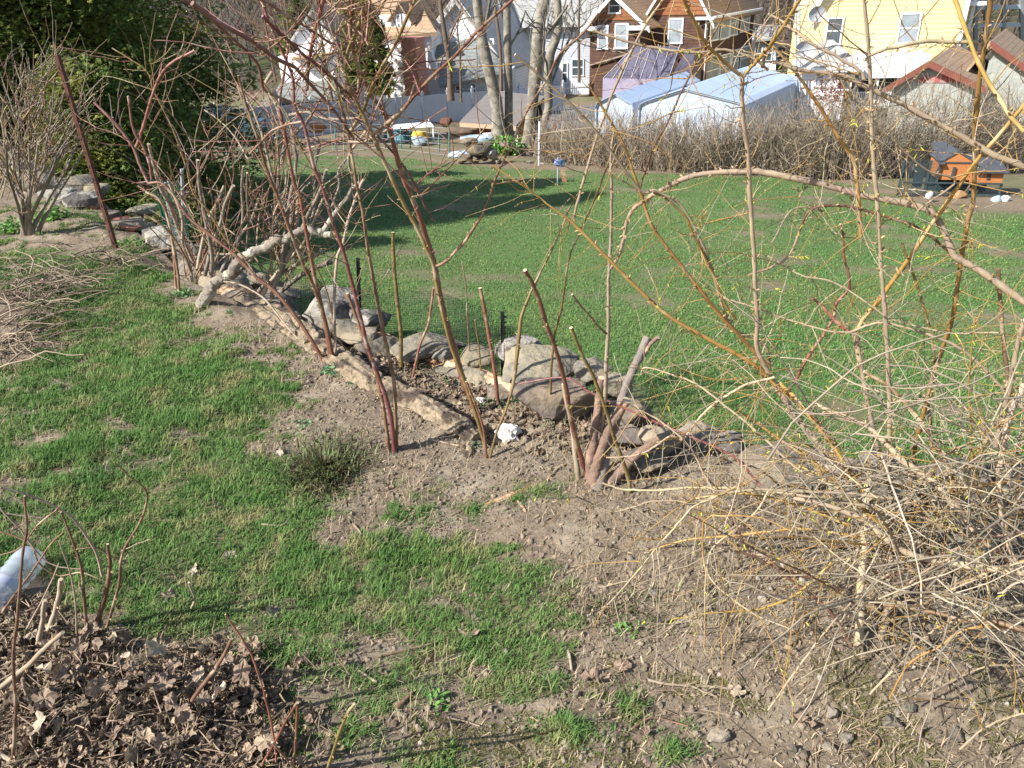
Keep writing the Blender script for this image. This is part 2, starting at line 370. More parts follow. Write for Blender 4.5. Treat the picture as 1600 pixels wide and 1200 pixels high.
# lush tufts
def tuft(px, py, r, n, L0, mbx):
    c0 = G(px, py); a = RNG.random(n) * 6.28; q = r * np.minimum(np.abs(RNG.normal(0, .5, n)), .95) * (1 + .5 * np.sin(a * 2 + px) + .3 * np.sin(a * 5)); P = np.stack([c0[0] + q * np.cos(a) * 1.2, c0[1] + q * np.sin(a), np.zeros(n)], -1); P[:, 2] = h_ter(P[:, 0], P[:, 1])
    blades(mbx, P, L0 * (.35 + .85 * RNG.random(n)) * np.clip(1.1 - .5 * q / r, .3, 1.2), np.full(n, .0026), .55, az=RNG.normal(.5, 1.5, n))
for i, (px, py, r, n, L0, lab) in enumerate([(882, 1145, .075, 700, .042, 'thick bright tuft of grass on the moss, left of its two neighbours at the bottom'), (985, 1108, .065, 520, .034, 'bright round tuft of grass just above the mossy patch'), (1050, 1178, .055, 380, .034, 'small green tuft of grass cut by the bottom edge'),
        (655, 805, .13, 420, .026, 'loose tuft of grass alone on the bare soil'), (845, 768, .075, 380, .03, 'low green tuft beside the broken orange stick'), (615, 792, .05, 130, .022, 'tiny tuft of grass on the soil below the dark spiky plant'), (810, 782, .06, 240, .026, 'green tuft touching the end of the orange stick'), (740, 800, .10, 330, .026, 'grass tuft on bare soil left of the orange stick'), (1130, 395, .0, 0, 0, '')]):
    if n:
        m1 = MB(); tuft(px, py, r, n, L0, m1); tag(m1.build('grass_tuft', GRASS_M), lab, 'grass tuft', 'separate grass tufts')
# dry thatch lying through the grass and over the soil
mb = MB(); P = area_pts(90000, -3.2, 2.4, .4, 3.6); P = np.vstack([P, area_pts(16000, -6, 0, 3, 6.2)]); c = cover(P[:, 0], P[:, 1])
P = P[(RNG.random(len(P)) < np.where(c > .05, .55 * (1.05 - c), .10 + .5 * (fbm(P[:, 0] * 2, P[:, 1] * 2, 101) > .56))) & (P[:, 1] < edge(P[:, 0]))]; n = len(P)
blades(mb, P + [0, 0, .003], .02 + .05 * RNG.random(n), np.full(n, .0022), 1.0, 2)
tag(mb.build('dry_thatch', STRAW_M), kind='stuff', label='pale dry grass stalks lying through the turf', cat='dry grass')
# lower lawn blades
mb = MB(); P = pts_on_screen(330000, h_low, -250, 1850, 238, 800); fe = np.interp(P[:, 0], FEX, FEY)
cl = cov_low(P[:, 0], P[:, 1]); ok = (P[:, 1] > edge(P[:, 0]) + .12) & (P[:, 1] < fe + .3) & (RNG.random(len(P)) < cl); P = P[ok]; n = len(P)
D = np.linalg.norm(P - CAM, axis=1); hh = .4 + 1.3 * fbm(P[:, 0] * .9, P[:, 1] * .9, 111, 4)
blades(mb, P, (.014 + .017 * RNG.random(n)) * hh * (1 + .02 * D), .0016 + .0011 * D * (.5 + .7 * RNG.random(n)), .7, 2)
tag(mb.build('lawn_grass', GRASS2_M), kind='stuff', label='short mown green grass of the lower garden', cat='grass')
print('lawn blades', n)
# ------------------------------------------------------------------ soil clods, chips, pebbles
CLOD_M = mat('soil_clods', (.24, .195, .14), (.13, .10, .072), scale=30, rough=.95, island=.30, bump=.5)
PEB_M = mat('pebbles', (.28, .25, .205), (.19, .165, .13), scale=40, rough=.8, island=.4, bump=.4)
CHIP_M = mat('wood_chips', (.40, .30, .19), (.22, .15, .09), scale=20, rough=.85, island=.45)
mb = MB(); P = area_pts(190000, -2.6, 3.0, .4, 3.6); c = cover(P[:, 0], P[:, 1]); P = P[(c < .3) & (P[:, 1] < edge(P[:, 0]) + .02) & (RNG.random(len(P)) < .25 + .75 * fbm(P[:, 0] * 4, P[:, 1] * 4, 121))]
n = len(P); s = .0016 + .009 * RNG.random(n) ** 7 + .0015 * RNG.random(n); scatter(mb, ICO1[0], ICO1[1], P, rotm(n), s[:, None] * RNG.uniform(.5, 1.3, (n, 3)))
print('clods', n)
tag(mb.build('soil_crumbs', CLOD_M, None, False), kind='stuff', label='loose crumbs of dry brown soil', cat='soil')
mb = MB(); P = area_pts(7000, -2.4, 2.6, .4, 3.4); c = cover(P[:, 0], P[:, 1]); w = np.clip((P[:, 0] + .2) * .8, .12, 1) * np.clip(2.2 - P[:, 1], .15, 1); P = P[(c < .5) & (RNG.random(len(P)) < w) & (P[:, 1] < edge(P[:, 0]))]
n = len(P); s = .003 + .013 * RNG.random(n) ** 4; scatter(mb, ICO2[0], ICO2[1], P, rotm(n), s[:, None] * np.array([1, .8, .5])[None] * RNG.uniform(.7, 1.2, (n, 3)))
tag(mb.build('gravel', PEB_M, None, True), kind='stuff', label='small pale pebbles in the bare soil', cat='gravel')
mb = MB(); P = area_pts(26000, -2.8, 3.0, .4, 3.8); c = cover(P[:, 0], P[:, 1]); P = P[(c < .6) & (P[:, 1] < edge(P[:, 0]) + .05)]; n = len(P)
TV = np.array([[-.5, -.5, 0], [.5, -.4, .1], [.6, .5, 0], [-.4, .5, .12]]); TF = np.array([[0, 1, 2, 3]])
sc = np.stack([.004 + .02 * RNG.random(n) ** 2.5, .0018 + .003 * RNG.random(n), np.full(n, .006)], -1); scatter(mb, TV, TF, P + [0, 0, .003], rotm(n, tilt=.35), sc)
tag(mb.build('chips', CHIP_M), kind='stuff', label='shredded bark chips and leaf crumbs on the soil', cat='mulch')
# moss on the soil near the bottom
MOSS_M = mat('moss', (.16, .155, .035), (.10, .11, .03), scale=25, rough=.95, island=.3, trans=.1)
mb = MB(); P = area_pts(90000, -.6, 1.4, .75, 1.5); k = fbm(P[:, 0] * 6, P[:, 1] * 6, 131, 4); px_, py_ = pix(P); P = P[(k > .53) & (py_ > 1020) & (px_ > 640)]; n = len(P)
blades(mb, P, .004 + .007 * RNG.random(n), np.full(n, .0022), .8, 2); tag(mb.build('moss', MOSS_M), kind='stuff', label='yellow green moss creeping over the soil', cat='moss')
# ------------------------------------------------------------------ dead leaves
LEAF_M = mat('dead_leaves', (.17, .118, .078), (.29, .215, .15), scale=60, rough=.7, island=.6, bump=.6, bscale=90, trans=.12, c3=(.38, .31, .21), s3=9, edge3=(.6, .72))
PALE_M = mat('pale_leaves', (.50, .42, .32), (.38, .28, .19), scale=30, rough=.75, objr=.15, trans=.15)
def leaf_template(seed):
    rg = np.random.default_rng(seed); a = np.linspace(0, 2 * math.pi, 21)[:-1]; lob = .62 + .30 * np.abs(np.cos(2.5 * a + .1)) ** .8 + rg.normal(0, .06, 20); lob[0] = .95
    P = np.stack([lob * np.cos(a), lob * np.sin(a), np.zeros(20)], -1); In = P * .5; C = np.zeros((1, 3)); V = np.vstack([P, In, C])
    cx, cy = rg.uniform(-.6, .9), rg.uniform(-.3, .9); V[:, 2] = cx * V[:, 0] ** 2 * .6 + cy * V[:, 1] ** 2 * .6 + rg.normal(0, .06, 41) + .18 * np.sin(4 * V[:, 0] + rg.random() * 6) * V[:, 1]
    i = np.arange(20); j = (i + 1) % 20
    return V, [np.stack([i, j, 20 + j, 20 + i], -1), np.stack([20 + i, 20 + j, np.full(20, 40)], -1)]
LT = [leaf_template(s) for s in range(8)]
def litter_density(x, y):
    px, py = pix(np.stack([x, y, h_ter(x, y)], -1)); wob = (fbm(x * 5, y * 5, 141) - .5) * 190
    a = np.clip((py - (960 + np.clip(px - 150, 0, 900) * .30) + wob) / 60, 0, 1) * np.clip((540 - px + wob) / 160, 0, 1)
    return a * (y > -.2)
def litter(n, box_, s0, s1, thick):
    x = RNG.uniform(box_[0], box_[1], n); y = RNG.uniform(box_[2], box_[3], n); d = litter_density(x, y); k = RNG.random(n) < d; x, y = x[k], y[k]
    z = h_ter(x, y) + RNG.random(len(x)) * thick; return np.stack([x, y, z], -1), RNG.uniform(s0, s1, len(x))
mb = MB()
for q, T in enumerate(LT):
    P, s = litter(4200, (-2.6, .1, -.1, 1.9), .006, .015 + .012 * (q % 2), .035); scatter(mb, T[0] * [1, RNG.uniform(.6, 1), 1.8 - .6 * (q % 2)], T[1], P, rotm(len(P), tilt=.75), s)
tag(mb.build('leaf_litter', LEAF_M), kind='stuff', label='deep heap of brown dead leaves in the bottom left corner', cat='leaf litter')
TWIG_M = mat('litter_twigs', (.30, .22, .15), (.15, .105, .07), scale=15, rough=.85, island=.55)
mb = MB(); P, s = litter(12000, (-2.6, .1, -.1, 1.9), .012, .09, .04); n = len(P)
hx = np.array([[0, math.cos(a), math.sin(a)] for a in np.arange(4) * math.pi / 2]); TV = np.vstack([hx + [-.5, 0, 0], hx * .8 + [0, .0, 0], hx * .5 + [.5, 0, 0]]); TV[4:8, 2] += 1.2
TF = np.array([[i + 4 * r, (i + 1) % 4 + 4 * r, (i + 1) % 4 + 4 + 4 * r, i + 4 + 4 * r] for r in range(2) for i in range(4)])
scatter(mb, TV, TF, P, rotm(n, tilt=.25), np.stack([s, np.full(n, .0013) * RNG.uniform(.4, 2.2, n), np.full(n, .0016)], -1))
# sparse twiglets on the soil and under the bush
P = area_pts(9000, -2.0, 3.0, .4, 3.4); c = cover(P[:, 0], P[:, 1]); w = np.clip((P[:, 0] - .1) * 1.1, .12, 1); P = P[(RNG.random(len(P)) < w * .6) & (c < .7) & (P[:, 1] < edge(P[:, 0]) + .05)]; n = len(P)
scatter(mb, TV, TF, P + [0, 0, .006], rotm(n, tilt=.12), np.stack([RNG.uniform(.015, .10, n), RNG.uniform(.0008, .0022, n), np.full(n, .0014)], -1))
tag(mb.build('twig_litter', TWIG_M, None, True), kind='stuff', label='fine broken twigs mixed through leaves and soil', cat='twig litter')
# leaf bits drifted between the timber and the wall stones
mb = MB()
for q, T in enumerate(LT):
    P = area_pts(1500, -2.3, .9, 2.1, 4.4); lg = np.interp(P[:, 0], LGX, LGY); k = (P[:, 1] > lg + .05) & (P[:, 1] < edge(P[:, 0]) + .05) & (fbm(P[:, 0] * 6, P[:, 1] * 6, 171) > .42); P = P[k]; scatter(mb, T[0] * [1, .7, 1.6], T[1], P + [0, 0, .008], rotm(len(P), tilt=.6), RNG.uniform(.006, .022, len(P)))
tag(mb.build('leaf_drift', LEAF_M), kind='stuff', label='brown leaf bits drifted between the rotten log and the wall', cat='leaf litter')
# fallen leaves one can pick out
def leaf_at(px, py, size, m, label, cat='dead leaf', group='single fallen leaves', seed=0, dz=.01, tilt=.3):
    c0 = G(px, py) + [0, 0, dz]; mb = MB(); T = LT[seed % 8]; rg = np.random.default_rng(seed + 50)
    scatter(mb, T[0] * [1, .8, 1.2], T[1], c0[None], rotm(1, rg, tilt), np.array([size])); m2 = MB()
    o = mb.build('dead_leaf', m); return tag(o, label, cat, group)
for i, (px, py, s, m, lb) in enumerate([
    (375, 1045, .045, PALE_M, 'large pale grey curled leaf on the right of the leaf heap'), (733, 992, .034, LEAF_M, 'brown leaf standing up at the edge of the grass'), (972, 1045, .03, LEAF_M, 'flat brown leaf casting a shadow on bare soil right of centre'),
    (925, 1062, .032, LEAF_M, 'long folded brown leaf on soil below a short twig'), (597, 850, .026, LEAF_M, 'small rusty leaf at the edge of the grass, upper of a close pair'), (625, 858, .028, LEAF_M, 'rusty leaf at the edge of the grass, lower of a close pair'),
    (430, 960, .035, LEAF_M, 'brown folded leaf on grass right above the leaf heap'), (265, 935, .034, LEAF_M, 'rolled tan leaf on the grass above the leaf heap'), (300, 895, .035, PALE_M, 'upright cream leaf stuck on a twig in the grass'),
    (360, 872, .022, PALE_M, 'small whitish leaf scrap on the grass'), (608, 762, .028, LEAF_M, 'brown triangular leaf on bare soil by the dark spiky plant'), (435, 710, .028, PALE_M, 'tan leaf lying left of the dark spiky plant'), (1010, 1150, .02, LEAF_M, 'dark brown leaf in the moss at the bottom'),
    (858, 1118, .022, LEAF_M, 'dark reddish leaf above the thick grass tuft'), (1148, 1085, .028, PALE_M, 'pale dry leaf under the forked twig'), (1240, 1020, .03, LEAF_M, 'orange brown leaf under the left side of the yellow bush'), (185, 985, .03, LEAF_M, 'bluish brown leaf on top of the leaf heap'),
    (460, 740, .02, LEAF_M, 'brown leaf caught in the grass by the spiky plant'), (840, 602, .035, LEAF_M, 'orange leaf scrap between the wall stones'), (1440, 1155, .03, LEAF_M, 'tan leaf lying on soil near the bottom right'), (1253, 1135, .03, LEAF_M, 'dark grey brown leaf on soil below the bush')]):
    leaf_at(px, py, s, m, lb, seed=i)
for i in range(46):
    px, py = random.uniform(60, 620), random.uniform(985, 1185)
    if litter_density(*G(px, py)[:2]) > .5:
        o = leaf_at(px, py, random.uniform(.022, .036), PALE_M if random.random() < .22 else LEAF_M, '', seed=i, dz=.06, tilt=.4)
        o['label'] = 'curled brown leaf on top of the leaf heap'; o['group'] = 'curled leaves on the heap'
# ------------------------------------------------------------------ dry stone wall
STONE_M = mat('stone_grey', (.225, .20, .16), (.11, .098, .08), scale=24, rough=.95, bump=1.0, bscale=26, objr=.25, c3=(.27, .225, .16), s3=5, spec=.1)
STONEB_M = mat('stone_brown', (.25, .20, .14), (.14, .112, .078), scale=24, rough=.95, bump=1.0, bscale=26, objr=.18, c3=(.12, .10, .085), s3=6, spec=.1)
STONEW_M = mat('stone_pale', (.38, .35, .30), (.21, .19, .16), scale=22, rough=.9, bump=1.0, bscale=18, objr=.12, c3=(.11, .10, .09), s3=9, spec=.1, edge3=(.5, .56))
def stone(px, py, w, h, m, label, group='stones of the dry stone wall', dY=0, deep=.8, seed=0, rz=None, name='stone', drop=0.0, cuts=13, Yset=None):
    """a stone centred on a pixel, at the distance of the bank there"""
    g = G(px, min(py + h * .35, 1190)); Y = (Yset if Yset else min(g[1], edge(g[0]) + .25)) + dY; c = W(px, py, Y)
    sc_ = np.linalg.norm(c - CAM) / FPX; W_ = w * sc_ * .95; H_ = h * sc_ * .92; rg = np.random.default_rng(seed * 13 + int(px))
    if rz is None: rz = rg.uniform(-.3, .3)
    V, F = stone_geo(rg, (W_, W_ * deep, max(H_ * .95, .02)), rz=rz, cuts=cuts); mb = MB(); mb.add(V + c - [0, 0, drop], F)
    o = mb.build(name, m, None, True)
    try: o.data.set_sharp_from_angle(angle=math.radians(28))
    except Exception: pass
    return tag(o, label, 'stone', group)
S1, S2, S3 = STONE_M, STONEB_M, STONEW_M
ST = [(525, 478, 92, 66, S3, 'large pale jagged boulder behind the log ends, left of the black net post'), (575, 505, 62, 52, S3, 'white streaked boulder just right of the black net post foot'),
 (505, 512, 70, 40, S1, 'shaded slab under the pale jagged boulder'), (560, 528, 60, 34, S1, 'grey slab between the boulder and the orange log'), (656, 541, 104, 40, S1, 'long flat slab behind the orange split log'), (690, 552, 50, 30, S1, 'flat stone at the right end of the long slab'),
 (748, 557, 56, 36, S1, 'rounded stone left of the upright angular block'), (806, 542, 66, 46, S3, 'upright angular grey block beside the short black net stake'), (842, 578, 112, 52, S1, 'broad smooth grey stone above the biggest brown one'),
 (922, 582, 58, 46, S1, 'dark stone right of the broad smooth one'), (955, 604, 50, 46, S1, 'dark stone end behind the pale vertical cane'), (880, 622, 116, 76, S2, 'biggest brownish stone, crossed by cane shadows'), (992, 646, 60, 50, S2, 'brown stone right of the leaning sawn trunk'),
 (985, 682, 56, 38, S2, 'low brown stone at the foot of the sawn trunk'), (1035, 690, 56, 60, S1, 'dark stone wedged right of the sawn stump'), (1092, 678, 66, 34, S1, 'dark flat stone in shade under the yellow twigs'), (1140, 690, 60, 34, S3, 'white flecked stone among the yellow twigs'),
 (1182, 726, 84, 62, S1, 'large grey stone at the left side of the yellow bush'), (1012, 722, 60, 30, S2, 'brown flat stone lying right of the stump base'), (1235, 742, 80, 50, S1, 'grey stone between the two largest under the bush'), (1318, 740, 92, 48, S1, 'long grey stone seen through the bush'),
 (1400, 752, 90, 50, S1, 'grey stone behind the thick bush limbs'), (1488, 748, 106, 66, S1, 'big dark stone at the right end of the wall'), (1575, 752, 90, 52, S2, 'stone at the right edge of the picture'), (1505, 856, 92, 62, S1, 'bluish grey stone in the shade under the bush'),
 (405, 440, 46, 36, S1, 'grey stone behind the sawn grey limb'), (440, 462, 52, 34, S1, 'grey stone right of the sawn grey limb'), (455, 500, 44, 30, S1, 'small stone above the rotten timber end'), (382, 425, 40, 28, S3, 'pale stone behind the pruned shrub'),
 (350, 408, 46, 30, S1, 'grey stone within the pruned shrub stems'), (256, 372, 66, 34, S3, 'pale squared slab left of the green net roll'), (262, 396, 44, 24, S1, 'grey stone under the pale squared slab'), (300, 395, 46, 34, S1, 'stone at the foot of the green net roll'), (325, 430, 40, 24, S1, 'small stone behind the pruned shrub base'),
 (128, 312, 48, 34, S3, 'pale boulder with a dark hollow left of the rusty post'), (95, 308, 46, 30, S3, 'pale boulder second left of the rusty post'), (172, 337, 32, 20, S1, 'stone just left of the rusty post'), (222, 330, 40, 20, S1, 'flat stone under the low evergreen boughs'), (205, 350, 40, 18, S1, 'grey stone behind the broken bricks'),
 (244, 405, 18, 12, S3, 'small white stone below the slabs'), (60, 285, 60, 34, S1, 'grey boulder behind the grey pruned bush'), (20, 268, 46, 36, S1, 'boulder at the left edge behind the bush'), (112, 288, 60, 20, S1, 'long stone on top of the left bank'), (150, 300, 30, 22, S1, 'small dark stone on the left bank')]
for i, a in enumerate(ST): stone(*a, seed=i, dY=.3 if (a[0] < 470 and a[1] > 395) else 0)
# the row of stones along the top of the wall, between the bigger ones
for i in range(44):
    x = -1.75 + 3.9 * i / 43 + random.uniform(-.04, .04); y = float(edge(x)) + random.uniform(-.06, .10); z = float(h_ter(x, y - .1)) + random.uniform(-.10, -.02); s_ = random.uniform(.13, .24)
    V, F = stone_geo(np.random.default_rng(i + 900), (s_ * random.uniform(1, 1.5), s_, s_ * random.uniform(.55, .9)), rz=random.random() * 3); mb = MB(); mb.add(V + [x, y, z], F); o = mb.build('stone', random.choice([STONE_M, STONE_M, STONEB_M]), None, True); o.data.set_sharp_from_angle(angle=math.radians(28)); tag(o, 'small block wedged between the bigger stones along the wall top', 'stone', 'small blocks of the wall top')
# fill of smaller stones down the face of the wall (seen from the side)
for i in range(70):
    x = random.uniform(-5.2, 3.4); y = float(edge(x)) + random.uniform(.0, .18); z = random.uniform(float(h_low(x, y)) + .05, -.08)
    V, F = stone_geo(np.random.default_rng(i + 400), (random.uniform(.18, .38), .28, random.uniform(.14, .26)), sub=ICO3, rz=random.random() * 3); mb = MB(); mb.add(V + [x, y, z], F); o = mb.build('stone', STONE_M, None, True)
    tag(o, 'rough fieldstone low in the lawn side face of the wall', 'stone', 'stones in the wall face')
for i, (px, py, w, h) in enumerate([(313, 482, 10, 8), (790, 1018, 14, 11), (1300, 1115, 16, 24), (1238, 1170, 14, 20), (1295, 1168, 18, 16), (1393, 1128, 22, 14), (1492, 1148, 24, 18), (1422, 1107, 18, 12), (902, 1085, 14, 10), (947, 828, 8, 5), (1325, 1152, 20, 14), (832, 990, 9, 7), (1240, 1000, 20, 12), (1125, 1148, 34, 20)]):
    stone(px, py, w * .9, h * .8, S1 if i % 3 else S2, ['', '', 'long upright pebble on soil at the lower right', 'grey pebble on soil near the bottom'][i] if i in (2, 3) else 'loose pale stone lying on the bare soil', 'loose stones on the soil', seed=i + 90, name='small_stone')
BRICK_M = mat('brick_bits', (.42, .17, .10), (.30, .13, .085), scale=18, rough=.9, bump=.6, objr=.12)
def brick(px, py, w, h, rz, label):
    c = G(px, py); s = np.linalg.norm(c - CAM) / FPX; V, F = stone_geo(np.random.default_rng(int(px)), (w * s, w * s * .5, h * s), cuts=4, rz=rz, rough=.03); mb = MB(); mb.add(V + c + [0, 0, h * s * .3], F)
    tag(mb.build('brick_fragment', BRICK_M, None, False), label, 'brick', 'broken bricks')
brick(193, 348, 18, 12, .3, 'broken pink brick standing on the left bank'); brick(204, 360, 28, 12, -.4, 'broken brick lying below the upright one'); brick(138, 327, 20, 10, .1, 'brick end by the pale boulder left of the rusty post')

# ------------------------------------------------------------------ rotten timbers
ROT_M = mat('rotten_wood', (.35, .275, .18), (.16, .12, .08), scale=30, rough=.95, bump=1.0, bscale=60, c3=(.075, .055, .04), s3=12, edge3=(.52, .60))
ORW_M = mat('orange_wood', (.44, .25, .13), (.28, .15, .085), scale=12, rough=.9, bump=1.0, bscale=35, c3=(.50, .38, .25), s3=6)
def log(name, pts, wpx, m, label, cat, flat=.7, lift=.3, amp=.35, ends=(.7, .8)):
    P = np.array([G(a, b) for a, b in pts]); P = catmull(P, 30); r = np.interp(np.linspace(0, 1, len(P)), np.linspace(0, 1, len(wpx)), wpx) / 2 * np.linalg.norm(P - CAM, axis=1) / FPX
    P[:, 2] += r * lift; mb = MB(); ring = tube(mb, P, r, 22, flat=flat); V = mb.V[0]; k = V[:, None].mean(1)
    cen = np.repeat(P, 22, 0); d = V[:len(cen)] - cen; ang = np.tile(np.arange(22), len(P)); al = np.repeat(np.arange(len(P)), 22) / 14.0
    nz = fbm(ang * .9 + 3, al * 1.1, 201, 4) + .5 * fbm(ang * 2.0, al * .35, 205, 2) - .75
    hol = np.clip(fbm(ang * .35, al * 1.7, 209, 3) - .60, 0, 1) * -3
    V[:len(cen)] = cen + d * (1 + (nz * amp + hol))[:, None]
    V[:len(cen)] += d * (.55 * amp * (fbm(ang * 1.7, al * 4.2, 215, 3) - .5))[:, None]
    o = mb.build(name, m, None, False)
    return tag(o, label, cat, 'fallen garden timbers')
log('rotten_log', [(405, 474), (455, 508), (500, 545), (560, 588), (625, 622), (690, 655), (745, 688)], [24, 34, 40, 44, 42, 40, 28], ROT_M, 'long pale rotten timber with ragged surface edging the bare soil', 'log', .5, .35, .75)
log('split_log', [(585, 528), (640, 552), (700, 572), (770, 598), (850, 628)], [26, 28, 30, 28, 18], ORW_M, 'orange split log lying in front of the flat wall slabs', 'log', .7, .25)
log('split_log', [(500, 498), (545, 522), (600, 545)], [18, 20, 16], ROT_M, 'short tan timber between the pale boulder and the orange log', 'log', .7, .25)
log('split_log', [(375, 470), (430, 505), (482, 540)], [20, 26, 22], ROT_M, 'tan rotten timber below the pruned shrub', 'log', .5, .2, .5)
log('wood_scrap', [(728, 672), (728, 700), (734, 716)], [22, 26, 12], ROT_M, 'splintered timber stub at the lower end of the rotten log', 'log', .6, .2, .5)
log('plank', [(758, 678), (785, 695), (812, 714)], [9, 12, 12], ROT_M, 'narrow broken plank beside the crumpled white scrap', 'plank', .5, .3, .2)
log('stick', [(758, 790), (800, 774), (862, 748)], [7, 9, 7], ORW_M, 'orange rotten stick lying across the bare soil', 'stick', .7, .2, .25)
log('stick', [(800, 770), (812, 786), (822, 800)], [6, 5, 4], ORW_M, 'short orange stick below the long orange one', 'stick', .7, .2, .25)
log('stick', [(857, 748), (880, 728), (920, 718)], [5, 6, 6], ROT_M, 'tan root arching left from the sawn stump', 'stick', 1, .5, .1)
log('wood_scrap', [(350, 455), (375, 468), (400, 462), (420, 480)], [22, 26, 24, 14], ORW_M, 'dark broken wood under the sawn grey limb', 'log', .6, .3, .5)
# crumpled white scrap
WH_M = mat('white_scrap', (.72, .70, .65), (.50, .46, .40), scale=9, rough=.7, objr=.05, c3=(.35, .30, .24), s3=14, edge3=(.6, .7))
def crumple(name, px, py, w, h, label, cat, m):
    c = G(px, py + h * .4); s = np.linalg.norm(c - CAM) / FPX; V, F = ICO3; q = V * 1.3; rr = .65 + .8 * np.abs(fbm(q[:, 0] * 1.6 + 5 + q[:, 2], q[:, 1] * 1.6 + q[:, 2], 301, 3) - .5) * 2 + .10 * np.sin(q[:, 0] * 5 + q[:, 1] * 4)
    mb = MB(); mb.add(V * rr[:, None] * [w * s * .5, w * s * .4, h * s * .55] + c + [0, 0, h * s * .3], F); tag(mb.build(name, m, None, False), label, cat)
crumple('paper_scrap', 795, 672, 42, 34, 'crumpled white paper scrap lying beside the rotten log end', 'litter', WH_M)
crumple('paper_scrap', 750, 624, 18, 10, 'small white scrap behind the rotten log', 'litter', WH_M)
# ------------------------------------------------------------------ stems traced with their own distances
CANE_RED = mat('cane_red', (.15, .042, .030), (.24, .12, .07), scale=24, rough=.5, objr=.25, c3=(.34, .24, .15), s3=9, edge3=(.55, .62), stretch=(1, 1, .5), spec=.5)
CANE_MAR = mat('cane_maroon', (.15, .048, .040), (.24, .105, .08), scale=22, rough=.5, objr=.2, c3=(.40, .26, .22), s3=12, edge3=(.58, .66), spec=.5)
CANE_OLV = mat('cane_olive', (.21, .145, .045), (.12, .08, .03), scale=24, rough=.5, objr=.22, c3=(.30, .23, .14), s3=10, edge3=(.55, .65), spec=.5)
CANE_BRN = mat('cane_brown', (.22, .13, .08), (.12, .065, .04), scale=24, rough=.6, objr=.25, c3=(.36, .27, .18), s3=11, edge3=(.52, .62))
BARK_GREY = mat('bark_grey', (.27, .225, .175), (.155, .125, .10), scale=14, rough=.85, bump=.6, bscale=60, objr=.2, stretch=(1, 1, .4))
BARK_PALE = mat('bark_pale', (.38, .30, .22), (.25, .19, .135), scale=14, rough=.8, bump=.3, objr=.15, stretch=(1, 1, .4))
BARK_STUMP = mat('bark_stump', (.25, .16, .115), (.14, .10, .08), scale=10, rough=.9, bump=.8, bscale=40, c3=(.45, .30, .20), s3=7, edge3=(.52, .6))
LIMB = mat('limb_bark', (.29, .25, .20), (.13, .105, .085), scale=22, rough=.95, bump=1.0, bscale=55, c3=(.36, .34, .27), s3=11, edge3=(.54, .6))
BARK_DARK = mat('bark_dark', (.15, .13, .115), (.24, .20, .165), scale=12, rough=.9, bump=.8, bscale=40)
FORS_OR = mat('twig_orange', (.38, .235, .065), (.27, .15, .04), scale=20, rough=.55, objr=.25, c3=(.46, .35, .18), s3=9, edge3=(.55, .65), spec=.4)
FORS_TAN = mat('twig_tan', (.42, .335, .215), (.27, .205, .13), scale=22, rough=.75, objr=.22, c3=(.28, .21, .15), s3=6)
FORS_STRAW = mat('twig_straw', (.37, .31, .22), (.15, .12, .085), scale=5, rough=.8, island=.50)
CUT_M = mat('cut_wood', (.66, .54, .36), (.52, .40, .25), scale=30, rough=.8)
BUD_M = mat('yellow_buds', (.62, .58, .06), (.42, .50, .05), scale=20, rough=.55, island=.25, trans=.3)
NODE_M = mat('bud_scales', (.42, .29, .15), (.25, .16, .09), scale=20, rough=.7, island=.3)
SPN = np.array([[math.cos(a), math.sin(a), 0] for a in np.arange(5) * 2 * math.pi / 5]); 
BUDV = np.vstack([SPN * .28, SPN * .42 + [0, 0, .35], SPN * .22 + [0, 0, .8], [[0, 0, 1.05]]])
BUDF = [np.array([[i + 5 * r, (i + 1) % 5 + 5 * r, (i + 1) % 5 + 5 * r + 5, i + 5 * r + 5] for r in range(2) for i in range(5)]), np.array([[10 + i, 10 + (i + 1) % 5, 15] for i in range(5)])]
def align(dirs):
    d = dirs / np.linalg.norm(dirs, axis=1)[:, None]; up = np.where(np.abs(d[:, 2:3]) < .9, [[0, 0, 1.0]], [[1.0, 0, 0]]); x = np.cross(up, d); x /= np.linalg.norm(x, axis=1)[:, None]; y = np.cross(d, x)
    return np.stack([x, y, d], -1)
